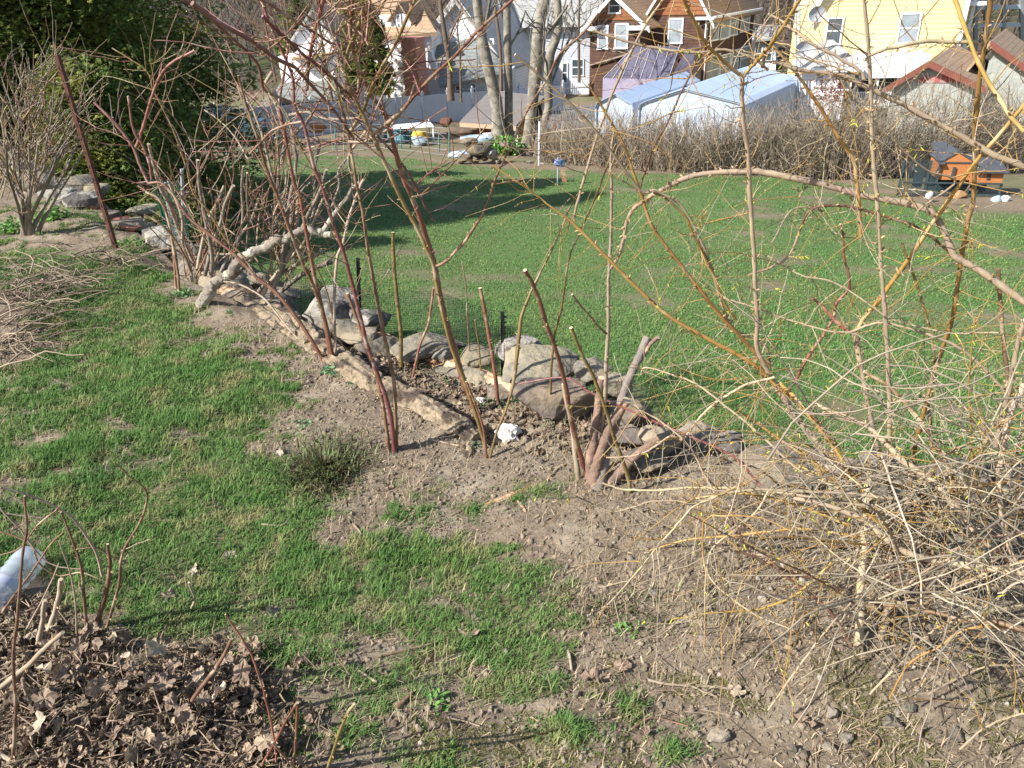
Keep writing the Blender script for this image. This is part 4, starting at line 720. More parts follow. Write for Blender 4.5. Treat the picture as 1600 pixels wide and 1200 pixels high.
# ------------------------------------------------------------------ the yellow budding bush on the right
p = Plant('forsythia_bush', (1345, 1030), 'tangled budding bush with orange and straw coloured branches filling the right side', 'bush')
FO, FT = FORS_OR, FORS_TAN
BR = [
 ('1345 1035 1342 990 1345 930 1350 870 1352 800 1360 735', [17, 15, 13, 11], FT, 1.40, 1.65), ('1358 1038 1372 1005 1386 950 1388 890 1390 840 1392 780', [14, 12, 10, 9], FT, 1.40, 1.7),
 ('1185 575 1210 600 1245 650 1290 705 1340 760 1400 830', [12, 12, 10, 10], FT, 1.95, 1.7), ('1392 780 1390 700 1390 640 1387 550 1382 475 1375 400 1370 300 1367 250 1362 175 1357 100 1350 0 1347 -60', [9, 9, 8, 8, 7, 6], FT, 1.7, 1.6),
 ('1380 735 1360 650 1345 580 1335 520', [9, 9, 11], FT, 1.75, 1.8), ('1335 520 1355 492 1380 462 1420 405 1450 357 1490 300 1537 237 1600 162 1640 110', [8, 8, 7, 7, 7], FO, 1.8, 1.5),
 ('1335 522 1318 512 1300 497 1285 480 1268 465', [8, 7, 5], CANE_RED, 1.8, 1.85), ('1240 600 1265 555 1300 502 1306 475 1327 445 1318 400 1317 385 1313 350', [6, 6, 5, 4], CANE_RED, 1.9, 1.9),
 ('1420 760 1430 700 1457 600 1470 560 1487 500 1497 435 1510 355 1520 300 1522 200 1532 100 1547 0 1555 -60', [8, 8, 8, 8, 7], FO, 1.9, 1.6), ('1600 205 1575 175 1530 100 1492 0 1480 -40', [7, 7, 6], FO, 1.5, 1.6),
 ('1200 580 1183 545 1184 500 1183 450 1180 375 1173 300 1170 237 1162 175 1160 118', [10, 9, 9, 9, 9, 8], FORS_TAN, 1.8, 1.65), ('1160 120 1142 105 1115 80 1097 50 1080 20 1070 0 1050 -50', [7, 7, 6], FO, 1.65, 1.5), ('1160 120 1165 112 1180 95 1200 75 1225 40 1250 0 1270 -30', [7, 7, 6], FO, 1.65, 1.5),
 ('1310 700 1260 640 1210 600 1180 572 1120 537 1055 500 1015 470 950 405 895 350 860 322 832 300 770 258', [10, 9, 9, 8, 7, 4, 3], FO, 1.8, 1.9), ('1200 572 1160 530 1125 495 1087 445 1052 400 1017 347 997 290 975 225 945 170 920 130', [9, 8, 7, 6, 5, 4], FO, 1.85, 1.8),
 ('1205 590 1195 540 1145 515 1130 480 1105 400 1070 330 1025 300 1000 295 932 205 857 130 805 85', [6, 6, 5, 5, 5], FORS_TAN, 1.9, 1.7), ('1150 500 1130 470 1110 420 1085 370 1070 340 1040 310 1020 300', [5, 5, 4], FORS_OR, 1.85, 1.8),
 ('1600 472 1560 445 1525 420 1495 402 1485 385 1470 350 1450 327 1412 315 1350 305 1325 297 1262 282 1200 270 1162 267 1112 270 1072 280 1032 300 1007 317 985 337 970 395 955 420', [13, 12, 12, 12, 12, 10, 8, 6], FORS_TAN, 1.6, 1.95),
 ('1525 66 1490 66 1450 66 1400 75 1362 87 1350 95', [6, 6, 5], FORS_TAN, 1.6, 1.6), ('1512 220 1460 190 1405 162 1350 135 1312 117 1245 107 1207 97', [10, 9, 7, 6], FORS_TAN, 1.6, 1.7), ('1350 125 1340 112 1310 92 1270 70 1235 42 1200 22', [6, 5, 4], FORS_TAN, 1.65, 1.7),
 ('1345 370 1340 300 1335 250 1320 225 1295 185 1260 135 1232 97 1205 70', [7, 7, 6, 5], FO, 1.75, 1.7), ('1200 110 1175 90 1132 80 1100 83 1070 82 1035 77 1000 70 960 58 927 47', [5, 5, 4], FORS_TAN, 1.65, 1.7), ('895 347 907 300 927 232 947 175 985 87 1012 37 1035 0 1050 -30', [6, 5, 5], FORS_TAN, 1.9, 1.7),
 ('1000 295 1020 232 1050 175 1072 128 1095 82 1130 20 1145 -10', [4, 4, 3], CANE_BRN, 1.9, 1.7), ('1000 300 950 270 905 245 870 238 800 232 780 215', [3, 2, 2], CANE_BRN, 1.95, 2.0), ('1105 330 1080 370 1100 350 1160 335 1170 330', [3, 3], FO, 1.9, 1.9),
 ('1600 895 1550 887 1500 880 1425 865 1380 838 1350 812 1300 790 1240 778', [14, 13, 12, 10, 8], FT, 1.35, 1.55), ('1520 830 1495 797 1460 757 1412 722 1390 700 1355 667 1320 650 1270 630', [13, 12, 11, 9, 7], FT, 1.5, 1.75), ('1387 830 1350 797 1310 762 1270 725 1235 700 1200 675 1150 640', [7, 6, 5], FO, 1.55, 1.8),
 ('1352 770 1330 742 1307 705 1272 660 1240 620 1220 600', [9, 8, 7], FO, 1.65, 1.8), ('1600 640 1560 600 1500 545 1440 520 1380 505 1320 520 1250 505 1180 480 1130 465', [5, 5, 4, 3], FT, 1.7, 1.8), ('1600 890 1540 850 1500 800 1480 730 1430 650 1395 610 1350 580', [10, 9, 8, 7], CANE_BRN, 1.45, 1.7),
 ('1400 780 1300 770 1200 767 1160 768 1120 775 1085 787 1050 784 1012 786 985 794 955 800 930 790 902 772', [6, 5, 4, 3], FT, 1.5, 1.65), ('1350 790 1200 767 1140 763 1075 762 1035 766 995 765 970 764 942 755', [6, 5, 4], FT, 1.55, 1.7), ('1150 760 1120 775 1087 790 1065 815 1042 840 1018 868 995 897 960 935 940 950', [5, 4, 3], FT, 1.55, 1.45),
 ('1042 840 1020 842 990 840 985 838', [3, 2], FO, 1.6, 1.6), ('1210 590 1170 600 1130 622 1110 640 1090 660 1070 685 1050 682 1035 690 1020 700 1000 710 975 714 947 715', [5, 5, 5, 4, 3], FT, 1.75, 1.8), ('1120 775 1100 740 1080 700 1050 670 1020 650 1000 640 990 632', [4, 4, 3], FORS_TAN, 1.6, 1.8), ('1310 762 1250 735 1200 690 1150 650 1100 610 1060 590 1010 575 1002 585', [5, 4, 3], FT, 1.6, 1.8),
 ('1200 767 1180 800 1145 830 1110 860 1105 895 1130 925 1180 960 1240 985', [4, 3, 3], FT, 1.5, 1.3), ('1300 880 1240 930 1190 950 1140 955 1095 960 1050 968', [5, 4, 3], FO, 1.4, 1.35), ('1330 1010 1300 960 1270 930 1230 900 1200 870 1170 860 1140 790', [7, 6, 4], CANE_BRN, 1.38, 1.45), ('1200 1110 1240 1050 1290 985 1340 930 1400 890', [4, 4, 4], FT, 1.2, 1.4),
 ('1360 1085 1400 1040 1440 1000 1470 980 1530 960 1600 945', [4, 4, 4], FT, 1.15, 1.25), ('1450 1085 1500 1060 1550 1040 1600 1040', [4, 3, 3], FT, 1.15, 1.15), ('1500 1170 1540 1135 1580 1120 1620 1110', [4, 3, 3], FT, 1.05, 1.05), ('1600 985 1550 980 1510 985 1470 1010 1420 1040 1390 1090', [5, 4, 3], FO, 1.15, 1.15), ('1600 985 1560 975 1500 970 1470 960 1420 950 1380 945', [9, 8, 6, 5], CANE_BRN, 1.1, 1.25),
 ('1450 620 1455 680 1460 720 1462 800 1458 870 1460 900', [6, 6, 6], CANE_OLV, 1.9, 1.6), ('1410 380 1440 470 1460 560 1455 620', [5, 5, 5], CANE_OLV, 1.95, 1.9), ('1600 600 1575 660 1560 750 1575 850 1600 900', [10, 9, 9], FT, 1.6, 1.4), ('1555 700 1575 620 1590 540 1600 500', [9, 9, 8], FT, 1.6, 1.6), ('1560 420 1565 500 1570 560 1580 640', [7, 7, 7], CANE_BRN, 1.7, 1.7),
 ('1170 430 1230 400 1262 330 1310 320 1375 335 1420 350 1455 370 1490 400', [5, 5, 5], CANE_BRN, 1.8, 1.7), ('1200 400 1250 430 1300 440 1350 470 1400 500 1480 520 1560 520', [4, 3, 3], FT, 1.8, 1.7), ('1600 260 1560 245 1512 220', [11, 10], FT, 1.55, 1.6), ('1400 225 1445 265 1490 285 1440 325 1430 340', [4, 4, 3], FT, 1.6, 1.65), ('1205 380 1240 325 1285 330 1250 310 1262 290', [3, 3], FT, 1.8, 1.8),
]
for s_, w, m, y0, y1 in BR: p.stem(gpts(s_), w, m, y0, y1, ground=False, bud=1.15, wob=.0015, nodes=.03)
for i in range(34):
    bx, by = random.choice([(1350, 830), (1390, 790), (1430, 760), (1500, 800), (1340, 900), (1560, 860), (1450, 900), (1380, 960)]); bx += random.uniform(-40, 40); by += random.uniform(-30, 30)
    a = random.choice([-1, -1, 1]) * random.uniform(.25, 1.75); L = random.uniform(150, 420); q = [(bx, by)]
    for k in range(6): a += random.uniform(-.14, .14); q.append((q[-1][0] + math.sin(a) * L / 6, q[-1][1] - math.cos(a) * L / 6 + k * 3))
    w = random.uniform(3, 7); y0 = float(np.interp(by, [750, 960], [1.75, 1.4])) + random.uniform(-.12, .12); p.stem(q, [w, w * .8, w * .45], random.choice([FT, FT, FORS_OR, GY, CANE_BRN]), y0, y0 + random.uniform(-.25, .2), ground=False, bud=1.1, nodes=.03, sides=7)
main = list(p.paths)
yb_P, yb_D, yb_S = [], [], []
# side twigs springing from the traced branches, and the straw tangle below
def side_twigs(n, mbt, lmin, lmax, r0, flt, bud):
    wts = np.array([len(q[0]) for q in main], float); wts /= wts.sum()
    for i in range(n):
        P, r = main[int(RNG.choice(len(main), p=wts))]; k = int(RNG.integers(2, len(P) - 1)); q = P[k]
        px, py = pix(q)
        if not flt(px, py): continue
        T = P[k] - P[k - 1]; T /= np.linalg.norm(T) + 1e-9; sd = RNG.normal(0, 1, 3); sd[1] *= .7; sd -= T * sd.dot(T); sd /= np.linalg.norm(sd); d = T * RNG.uniform(.2, .9) * RNG.choice([1, 1, -1]) + sd + np.array([0, 0, .15]); d /= np.linalg.norm(d)
        L = RNG.uniform(lmin, lmax); m_ = 7; pts = [q]
        for j in range(m_):
            d = d + RNG.normal(0, .13, 3) + [0, 0, -.02]; d /= np.linalg.norm(d); pts.append(pts[-1] + d * L / m_)
        pts = np.array(pts); lowz = h_ter(pts[:, 0], pts[:, 1]) + .01; pts[:, 2] = np.where(pts[:, 1] < edge(pts[:, 0]), np.maximum(pts[:, 2], lowz), pts[:, 2])
        rr = np.linspace(r0, r0 * .45, m_ + 1) * RNG.uniform(.6, 1.3); tube(mbt, pts, rr, 5, cap=False)
        for j in range(1, m_ + 1):
            if RNG.random() < .6:
                sd2 = RNG.normal(0, 1, 3); p.budP.append(pts[j][None]); p.budD.append((d + sd2 * .6)[None]); p.budS.append(np.array([.0026]))
        if RNG.random() < bud:
            for j in range(RNG.integers(2, 6)):
                jj = int(RNG.integers(3, m_ + 1)); yb_P.append(pts[jj]); yb_D.append(d + RNG.normal(0, .9, 3) + [0, 0, -.6]); yb_S.append(RNG.uniform(.005, .010))
mt = MB(); side_twigs(950, mt, .05, .26, .0011, lambda a, b: b < 620, .13); side_twigs(520, mt, .08, .30, .0015, lambda a, b: b >= 560, .28)
tag(mt.build('orange_twigs', FORS_OR, p.root, True), kind='stuff')
mt = MB(); side_twigs(420, mt, .04, .26, .0010, lambda a, b: b < 620, .0); side_twigs(900, mt, .06, .34, .0013, lambda a, b: b >= 500, .05)
# tangle: arching dead vines around the crown
for i in range(620):
    u = RNG.random(); px = RNG.uniform(1060, 1700) ; py = RNG.uniform(590, 1130)
    lim = 720 + (1400 - px) * .35
    if py < 600 + max(0, (1250 - px)) * .6: continue
    if px < 1180 + max(0, py - 850) * .9: continue
    if px < 1320 and RNG.random() < .7: continue
    if py > 1000 and RNG.random() < .55: continue
    Y = RNG.uniform(1.15, 1.95) if py < 900 else RNG.uniform(.95, 1.45); q = W(px, py, Y); q[2] = max(q[2], float(h_ter(q[0], q[1])) + .01)
    a = RNG.uniform(0, 6.28); e = RNG.normal(.1, .45); L = RNG.uniform(.08, .42); d = np.array([math.cos(a) * math.cos(e), .6 * math.sin(a) * math.cos(e), math.sin(e)]); pts = [q]
    for j in range(8):
        d = d + RNG.normal(0, .12, 3) + [0, 0, -.045]; d /= np.linalg.norm(d); pts.append(pts[-1] + d * L / 8)
    pts = np.array(pts); pts[:, 2] = np.maximum(pts[:, 2], h_ter(pts[:, 0], pts[:, 1]) + .004); tube(mt, pts, np.linspace(.0020, .0009, 9) * RNG.uniform(.5, 1.4), 5, cap=False)
tag(mt.build('straw_twigs', FORS_STRAW, p.root, True), kind='stuff')
for P, r in main:
    for j in range(3):
        if RNG.random() < .5:
            k = int(RNG.integers(1, len(P))); yb_P.append(P[k]); yb_D.append(RNG.normal(0, 1, 3) + [0, 0, -.3]); yb_S.append(RNG.uniform(.005, .010))
mb = MB(); S = np.array(yb_S); scatter(mb, BUDV, BUDF, np.array(yb_P), align(np.array(yb_D)), np.stack([S * .42, S * .42, S * 1.5], -1)); o = mb.build('yellow_buds', BUD_M, p.root, True); tag(o, kind='stuff')
p.finish()
# ------------------------------------------------------------------ small plants
HERB_M = mat('herb_leaves', (.10, .22, .09), (.16, .30, .14), scale=20, rough=.55, island=.25, trans=.2)
GREEN_M = mat('herb_fresh', (.12, .26, .045), (.17, .33, .08), scale=20, rough=.5, island=.25, trans=.25)
IVY_M = mat('ivy_leaves', (.055, .14, .05), (.10, .20, .07), scale=20, rough=.45, island=.3, trans=.1)
SPIKE_M = mat('spiky_leaves', (.055, .035, .022), (.09, .085, .03), scale=18, rough=.6, island=.6, c3=(.13, .17, .06), s3=30)
RV = np.array([[0, 0, 0], [.5, .32, .1], [1, .3, .16], [1.35, 0, .12], [1, -.3, .16], [.5, -.32, .1]]); RF = np.array([[0, 3, 2, 1], [0, 5, 4, 3]])
def herb(name, px, py, r, h, n, s, m, label, cat='plant', tilt=.5, group='small green weeds'):
    c0 = G(px, py); k = float(np.linalg.norm(c0 - CAM)) / FPX; r, h = r * k, h * k; a = RNG.random(n) * 6.28; q = r * np.sqrt(RNG.random(n)); x = c0[0] + q * np.cos(a); y = c0[1] + q * np.sin(a) * .8
    P = np.stack([x, y, h_ter(x, y) + RNG.random(n) ** 1.3 * h * (1.15 - q / r)], -1); mb = MB(); scatter(mb, RV, RF, P, rotm(n, tilt=tilt), RNG.uniform(.6, 1.2, n) * s); return tag(mb.build(name, m), label, cat, group)
herb('weed', 528, 580, 26, 14, 170, .014, HERB_M, 'bluish green rosette weed at the base of the tall red canes'); herb('weed', 552, 597, 14, 8, 60, .012, HERB_M, 'smaller bluish weed right of the rosette'); herb('weed', 82, 340, 24, 26, 300, .03, GREEN_M, 'bright leafy green clump below the left boulders'); herb('weed', 14, 362, 26, 20, 260, .03, GREEN_M, 'bright leafy weeds at the left edge below the bush')
herb('weed', 210, 382, 20, 12, 160, .022, GREEN_M, 'leafy green weed at the foot of the rusty post'); herb('weed', 282, 462, 16, 8, 80, .018, HERB_M, 'bluish weed at the foot of the pruned shrub'); herb('weed', 470, 662, 15, 4, 60, .012, HERB_M, 'flat grey green rosette on bare soil'); herb('ivy', 790, 632, 40, 12, 150, .013, IVY_M, 'dark ivy patch in front of the biggest stone', 'ivy'); herb('ivy', 700, 600, 34, 6, 60, .011, IVY_M, 'thin ivy trailing behind the rotten log', 'ivy')
herb('weed', 980, 988, 24, 8, 40, .014, GREEN_M, 'yellow green sprout on the bare soil right of centre'); herb('weed', 870, 660, 26, 8, 80, .011, IVY_M, 'small dark leaves at the foot of the brownish stone'); herb('weed', 688, 1098, 20, 8, 50, .013, GREEN_M, 'fresh green weed near the bottom centre'); herb('weed', 740, 695, 16, 6, 50, .011, HERB_M, 'little weed at the lower end of the rotten log')
c0 = G(508, 735); n = 2600; a = RNG.random(n) * 6.28; q = .115 * np.abs(RNG.normal(0, .62, n)); P = np.stack([c0[0] + q * np.cos(a) * 1.1, c0[1] + q * np.sin(a) * 1.35, np.zeros(n)], -1); P[:, 2] = h_ter(P[:, 0], P[:, 1]); mb = MB(); blades(mb, P, RNG.uniform(.02, .085, n), RNG.uniform(.003, .006, n), .6, 3, az=a + RNG.normal(0, .9, n)); tag(mb.build('spiky_plant', SPIKE_M), 'dark green and brown spiky leaved clump between grass and bare soil', 'plant')
c0 = G(975, 950); n = 500; P = c0 + RNG.normal(0, 1, (n, 3)) * [.16, .06, 0]; P[:, 2] = h_ter(P[:, 0], P[:, 1]); mb = MB(); blades(mb, P, RNG.uniform(.015, .045, n), RNG.uniform(.0025, .005, n), .9, 2); tag(mb.build('dead_clump', SPIKE_M), kind='stuff', label='low patch of dead dark stubble on the soil in front of the bush', cat='plant')
# ------------------------------------------------------------------ rusty post, green net, black net
RUST_M = mat('rust', (.095, .038, .028), (.15, .065, .04), scale=14, rough=.85, bump=.4, spec=.3)
t = thing('metal_post', G(182, 392), 'rusty steel angle post leaning left on the upper bank', 'post'); A = G(182, 394); B = W(88, 86, A[1] + .05); d = B - A; mb = MB(); w = .026; u = np.array([1, 0, .15]); u /= np.linalg.norm(u); v_ = np.array([.3, .95, 0])
def bar(mb, A, B, u, v, mi=0): hexa(mb, np.array([A - u - v, A + u - v, A + u + v, A - u + v, B - u - v, B + u - v, B + u + v, B - u + v]), mi)
bar(mb, A - d * .02, B, u * w / 2, v_ * .003); mb.build('flange', RUST_M, t); mb = MB(); bar(mb, A - d * .02 + u * w * .45, B + u * w * .45, u * .003, v_ * w / 2 * .9); mb.build('flange', RUST_M, t)
mb = MB()
for k in range(14): c_ = A + d * (k + .7) / 14.5; box(mb, c_ - v_ * .004, (.008, .004, .02))
mb.build('hole_row', mat('dark_hole', (.02, .015, .012)), t)
NETG_M = mat('green_net', (.01, .20, .12), (.015, .13, .085), rough=.5, scale=10); GALV_M = mat('galvanised', (.42, .44, .45), (.30, .32, .34), scale=20, rough=.5, metal=.5); BLK_M = mat('black_plastic', (.012, .014, .014), (.02, .02, .02), rough=.5)
def net(name, A, Bv, height, ncol, nrow, m, parent, r=.0012, sag=.02, bend=0.0):
    mb = MB(); A = np.array(A, float); Bv = np.array(Bv, float)
    def S(u, v):
        q = A + (Bv - A) * u + np.array([0, 0, height]) * v; return q + np.array([math.sin(u * 9 + v * 3) * sag, bend * math.sin(u * math.pi) + math.cos(u * 7 + v * 2) * sag, 0])
    for i in range(ncol + 1): tube(mb, [S(i / ncol, v) for v in np.linspace(0, 1, 8)], r, 3, cap=False)
    for j in range(nrow + 1): tube(mb, [S(u, j / nrow) for u in np.linspace(0, 1, 14)], r, 3, cap=False)
    return mb.build(name, m, parent)
YG = 4.75; b0 = W(288, 372, YG); t = thing('net_roll', b0, 'green plastic mesh roll tied to a galvanised post behind the pruned shrub', 'netting')
mb = MB(); tube(mb, [W(288, 375, YG), W(286, 320, YG), W(284, 264, YG)], .011, 8); mb.build('post', GALV_M, t); mb = MB(); tube(mb, [W(272, 372, YG), W(262, 320, YG), W(258, 285, YG)], .008, 8); mb.build('post', GALV_M, t)
A = W(256, 365, YG); Bv = W(294, 370, YG + .12); net('mesh', A, Bv, .34, 14, 30, NETG_M, t, .0022, .012); net('mesh', A + [0, .1, 0], Bv + [0, .12, .02], .3, 14, 28, NETG_M, t, .0022, .015)
t = thing('garden_netting', W(557, 470, 4.3), 'fine black garden netting on two black stakes along the lawn side of the wall', 'netting'); 
for (px, y0, y1, Y) in [(557, 545, 403, 4.0), (783, 560, 487, 3.3)]:
    a_, b_ = W(px, y0, Y), W(px + 2, y1, Y); mb = MB(); bar(mb, a_ - [0, 0, .3], b_, np.array([.009, 0, 0]), np.array([0, .006, 0]))
    for k in range(6): box(mb, a_ + (b_ - a_) * (k + 3) / 9 + [.013, 0, 0], (.014, .008, .008))
    mb.build('stake', BLK_M, t)
NETB_M = mat('black_net', (.02, .03, .025), rough=.6)
P1, P2 = W(557, 560, 4.0), W(783, 600, 3.3); net('net', P1, P2, .40, 90, 34, NETB_M, t, .0009, .03, .1); P0 = W(420, 500, 4.9); net('net', P0, P1, .42, 60, 30, NETB_M, t, .0010, .03)
net('net', P2 + [-.02, 0, .15], P2 + [.07, .03, .13], .16, 8, 14, NETB_M, t, .0012, .004)
# ------------------------------------------------------------------ the bottle
BOT_M = bpy.data.materials.new('clear_plastic'); BOT_M.use_nodes = True; b = BOT_M.node_tree.nodes['Principled BSDF']; b.inputs['Base Color'].default_value = (.60, .66, .74, 1); b.inputs['Roughness'].default_value = .12; b.inputs['Alpha'].default_value = .5; b.inputs['Specular IOR Level'].default_value = .9
c0 = G(38, 912) + [0, 0, .05]; A = G(-4, 962) + [0, 0, .048]; Bv = G(60, 884) + [0, 0, .045]; ax = (Bv - A) / np.linalg.norm(Bv - A); Ln = .27; A = Bv - ax * Ln; t = thing('plastic_bottle', A, 'clear ribbed plastic bottle lying on the grass at the left edge', 'bottle')
prof = [(-.001, .0), (.0, .030), (.012, .044), (.05, .047), (.06, .042), (.07, .047), (.085, .042), (.1, .047), (.115, .042), (.13, .047), (.18, .047), (.195, .044), (.21, .046), (.23, .038), (.25, .024), (.262, .014), (.27, .013)]
mb = MB(); Q = np.array([Bv - ax * a for a, _ in prof]); rr = np.array([max(r, .002) for _, r in prof]); tube(mb, Q, rr, 24, cap=False, jit=.03); mb.build('body', BOT_M, t, True)
mb = MB(); tube(mb, [Bv - ax * .262, Bv - ax * .285], .0155, 16); mb.build('cap', mat('cap_blue', (.05, .12, .4), rough=.4), t)
mb = MB(); tube(mb, [Bv - ax * a for a in (.140, .15, .170)], .0478, 24, cap=False); mb.build('wrapper', mat('bottle_wrapper', (.50, .54, .62), (.38, .42, .52), scale=14, rough=.3), t, True)
upv = np.array([0, 0, 1.0]); sidev = np.cross(ax, upv); sidev /= np.linalg.norm(sidev); upn = np.cross(sidev, ax)
for k, (da, ang, cc) in enumerate([(.142, 1.1, (.6, .05, .06)), (.155, .75, (.05, .09, .45)), (.165, 1.25, (.05, .09, .45))]):
    mb = MB(); cen = Bv - ax * da; rad = -sidev * math.cos(ang) + upn * math.sin(ang); tan = np.cross(ax, rad); ring = [cen + rad * .0484 + ax * .006 * math.cos(q) + tan * .006 * math.sin(q) for q in np.arange(12) * math.pi / 6]; mb.face(ring); mb.build('printed_spot', mat('print_%d' % k, cc, rough=.4), t)
# ------------------------------------------------------------------ evergreens on the left
EVG_M = mat('evergreen_sprays', (.17, .215, .045), (.075, .125, .03), scale=2.5, rough=.6, island=.40, c3=(.27, .27, .055), s3=2.2, trans=.35, edge3=(.5, .62))  # yellow-green patches put sunlit highlights into the foliage colour
TRUNK_M = mat('trunk_bark', (.17, .12, .085), (.10, .07, .05), scale=8, rough=.9, bump=.7)
SPR = []
for k in range(5): a = (k - 2) * .55; SPR.append([math.cos(a), math.sin(a)])
SV = [[0, 0, 0]]; SF = []
for k, (cx, cy) in enumerate(SPR):
    l = 1.0 - abs(k - 2) * .18; nx, ny = -cy * .13, cx * .13; b_ = len(SV); SV += [[cx * .2 * l + nx * .5, cy * .2 * l + ny * .5, .0], [cx * .6 * l + nx, cy * .6 * l + ny, .05], [cx * l, cy * l, -.04], [cx * .6 * l - nx, cy * .6 * l - ny, .05], [cx * .2 * l - nx * .5, cy * .2 * l - ny * .5, 0]]; SF.append([b_, b_ + 1, b_ + 2, b_ + 3, b_ + 4])
SV = np.array(SV, float); SF = np.array(SF)
def evergreen(x, y, R, H, n, label, seed, sw=.11, low=.0, z=None):
    rg = np.random.default_rng(seed); z0 = float(height(x, y)) if z is None else z; t = thing('evergreen_tree', (x, y, z0), label, 'tree', 'evergreen trees on the left')
    mb = MB(); tube(mb, catmull([[x, y, z0 - .1], [x + .08, y, z0 + H * .4], [x, y + .05, z0 + H * .97]], 6), np.linspace(.16, .02, 13) * R / 2, 9); mb.build('trunk', TRUNK_M, t, True)
    Ps, Rs = [], []; nb = int(n / 70); mb = MB()
    for i in range(nb):
        hz = low + (1 - low) * rg.random() ** 1.1; a = rg.random() * 6.28; prof = (1 - hz) ** .6 * (.55 + .45 * min(1, hz * 6 + .4)); Lb = R * prof * rg.uniform(.72, 1.12); dr = rg.uniform(-.32, .08); m_ = 70; tt = rg.random(m_) ** .55
        wv = .16 + .28 * (1 - np.abs(tt - .6)); o = rg.normal(0, 1, (m_, 3)) * wv[:, None] * .42 * np.array([1, 1, .5]); rad = Lb * tt
        P = np.stack([x + np.cos(a) * rad, y + np.sin(a) * rad, z0 + .15 + hz * H * .96 + dr * rad + .10 * rad * tt], -1) + o; P[:, 2] = np.maximum(P[:, 2], z0 + .03); Ps.append(P)
        dx = np.stack([np.cos(a + rg.normal(0, .7, m_)), np.sin(a + rg.normal(0, .7, m_)), rg.normal(-.05, .4, m_)], -1); dx /= np.linalg.norm(dx, axis=1)[:, None]; up = rg.normal(0, .45, (m_, 3)) + [0, 0, 1]; dy = np.cross(up, dx); dy /= np.linalg.norm(dy, axis=1)[:, None]; Rs.append(np.stack([dx, dy, np.cross(dx, dy)], -1))
        if i % 2 == 0: tube(mb, [[x, y, z0 + .15 + hz * H * .96], [x + math.cos(a) * Lb * .85, y + math.sin(a) * Lb * .85, z0 + .15 + hz * H * .96 + dr * Lb * .7]], [.03 * (1 - hz) + .008, .004], 4, cap=False)
    mb.build('branches', TRUNK_M, t); P = np.concatenate(Ps); mb = MB(); scatter(mb, SV, SF, P, np.concatenate(Rs), rg.uniform(.6, 1.3, len(P)) * sw); mb.build('crown', EVG_M, t)
    return t
evergreen(-6.3, 12.0, 2.15, 6.0, 110000, 'tall dark evergreen standing behind the rusty post', 1, .062)
evergreen(-5.0, 9.8, .95, 2.3, 30000, 'lower bushy evergreen at the right flank of the tall one, above the lawn shade', 2, .055)
evergreen(-8.2, 11.2, 2.3, 6.0, 60000, 'evergreen at the far left edge behind the grey bush', 3, .065)
evergreen(-3.45, 7.5, .62, .95, 9000, 'low spreading evergreen boughs behind the bank stones', 4, .04)
evergreen(-6.3, 14.5, 2.4, 5.8, 24000, 'evergreen further back whose crown shows above the blue car', 5, .10)
evergreen(-9.5, 15.5, 2.6, 6.5, 9000, 'evergreen behind the other evergreens at the left', 6, .18)
evergreen(-4.9, 1.95, .62, 1.75, 2600, 'small unseen evergreen added beyond the left edge to shade the grass', 8, .06)  # unseen tree, added to cast shade over the left grass
evergreen(-16.5, 31, 3.2, 12, 15000, 'big hidden evergreen added behind the others to shade the vinyl fence', 9, .2)  # hidden tree, added so that its shadow falls on the fence
evergreen(*W(470, 60, 60)[:2], 2.2, 5.5, 3500, 'small round evergreen on the slope left of the white gable house', 7, .35)
for k, (px, py, Y, R, H) in enumerate([(562, 135, 42.5, .75, 4.6), (583, 140, 41.5, .7, 3.9), (597, 150, 41, .6, 3.4)]):
    g = W(px, py, Y); evergreen(g[0], g[1], R, H, 3200, ['dark narrow cedar nearest the left white gable', 'dark narrow cedar in the middle of the three by the chimney house', 'smallest narrow cedar just left of the brick chimney'][k], 20 + k, .22, z=g[2])
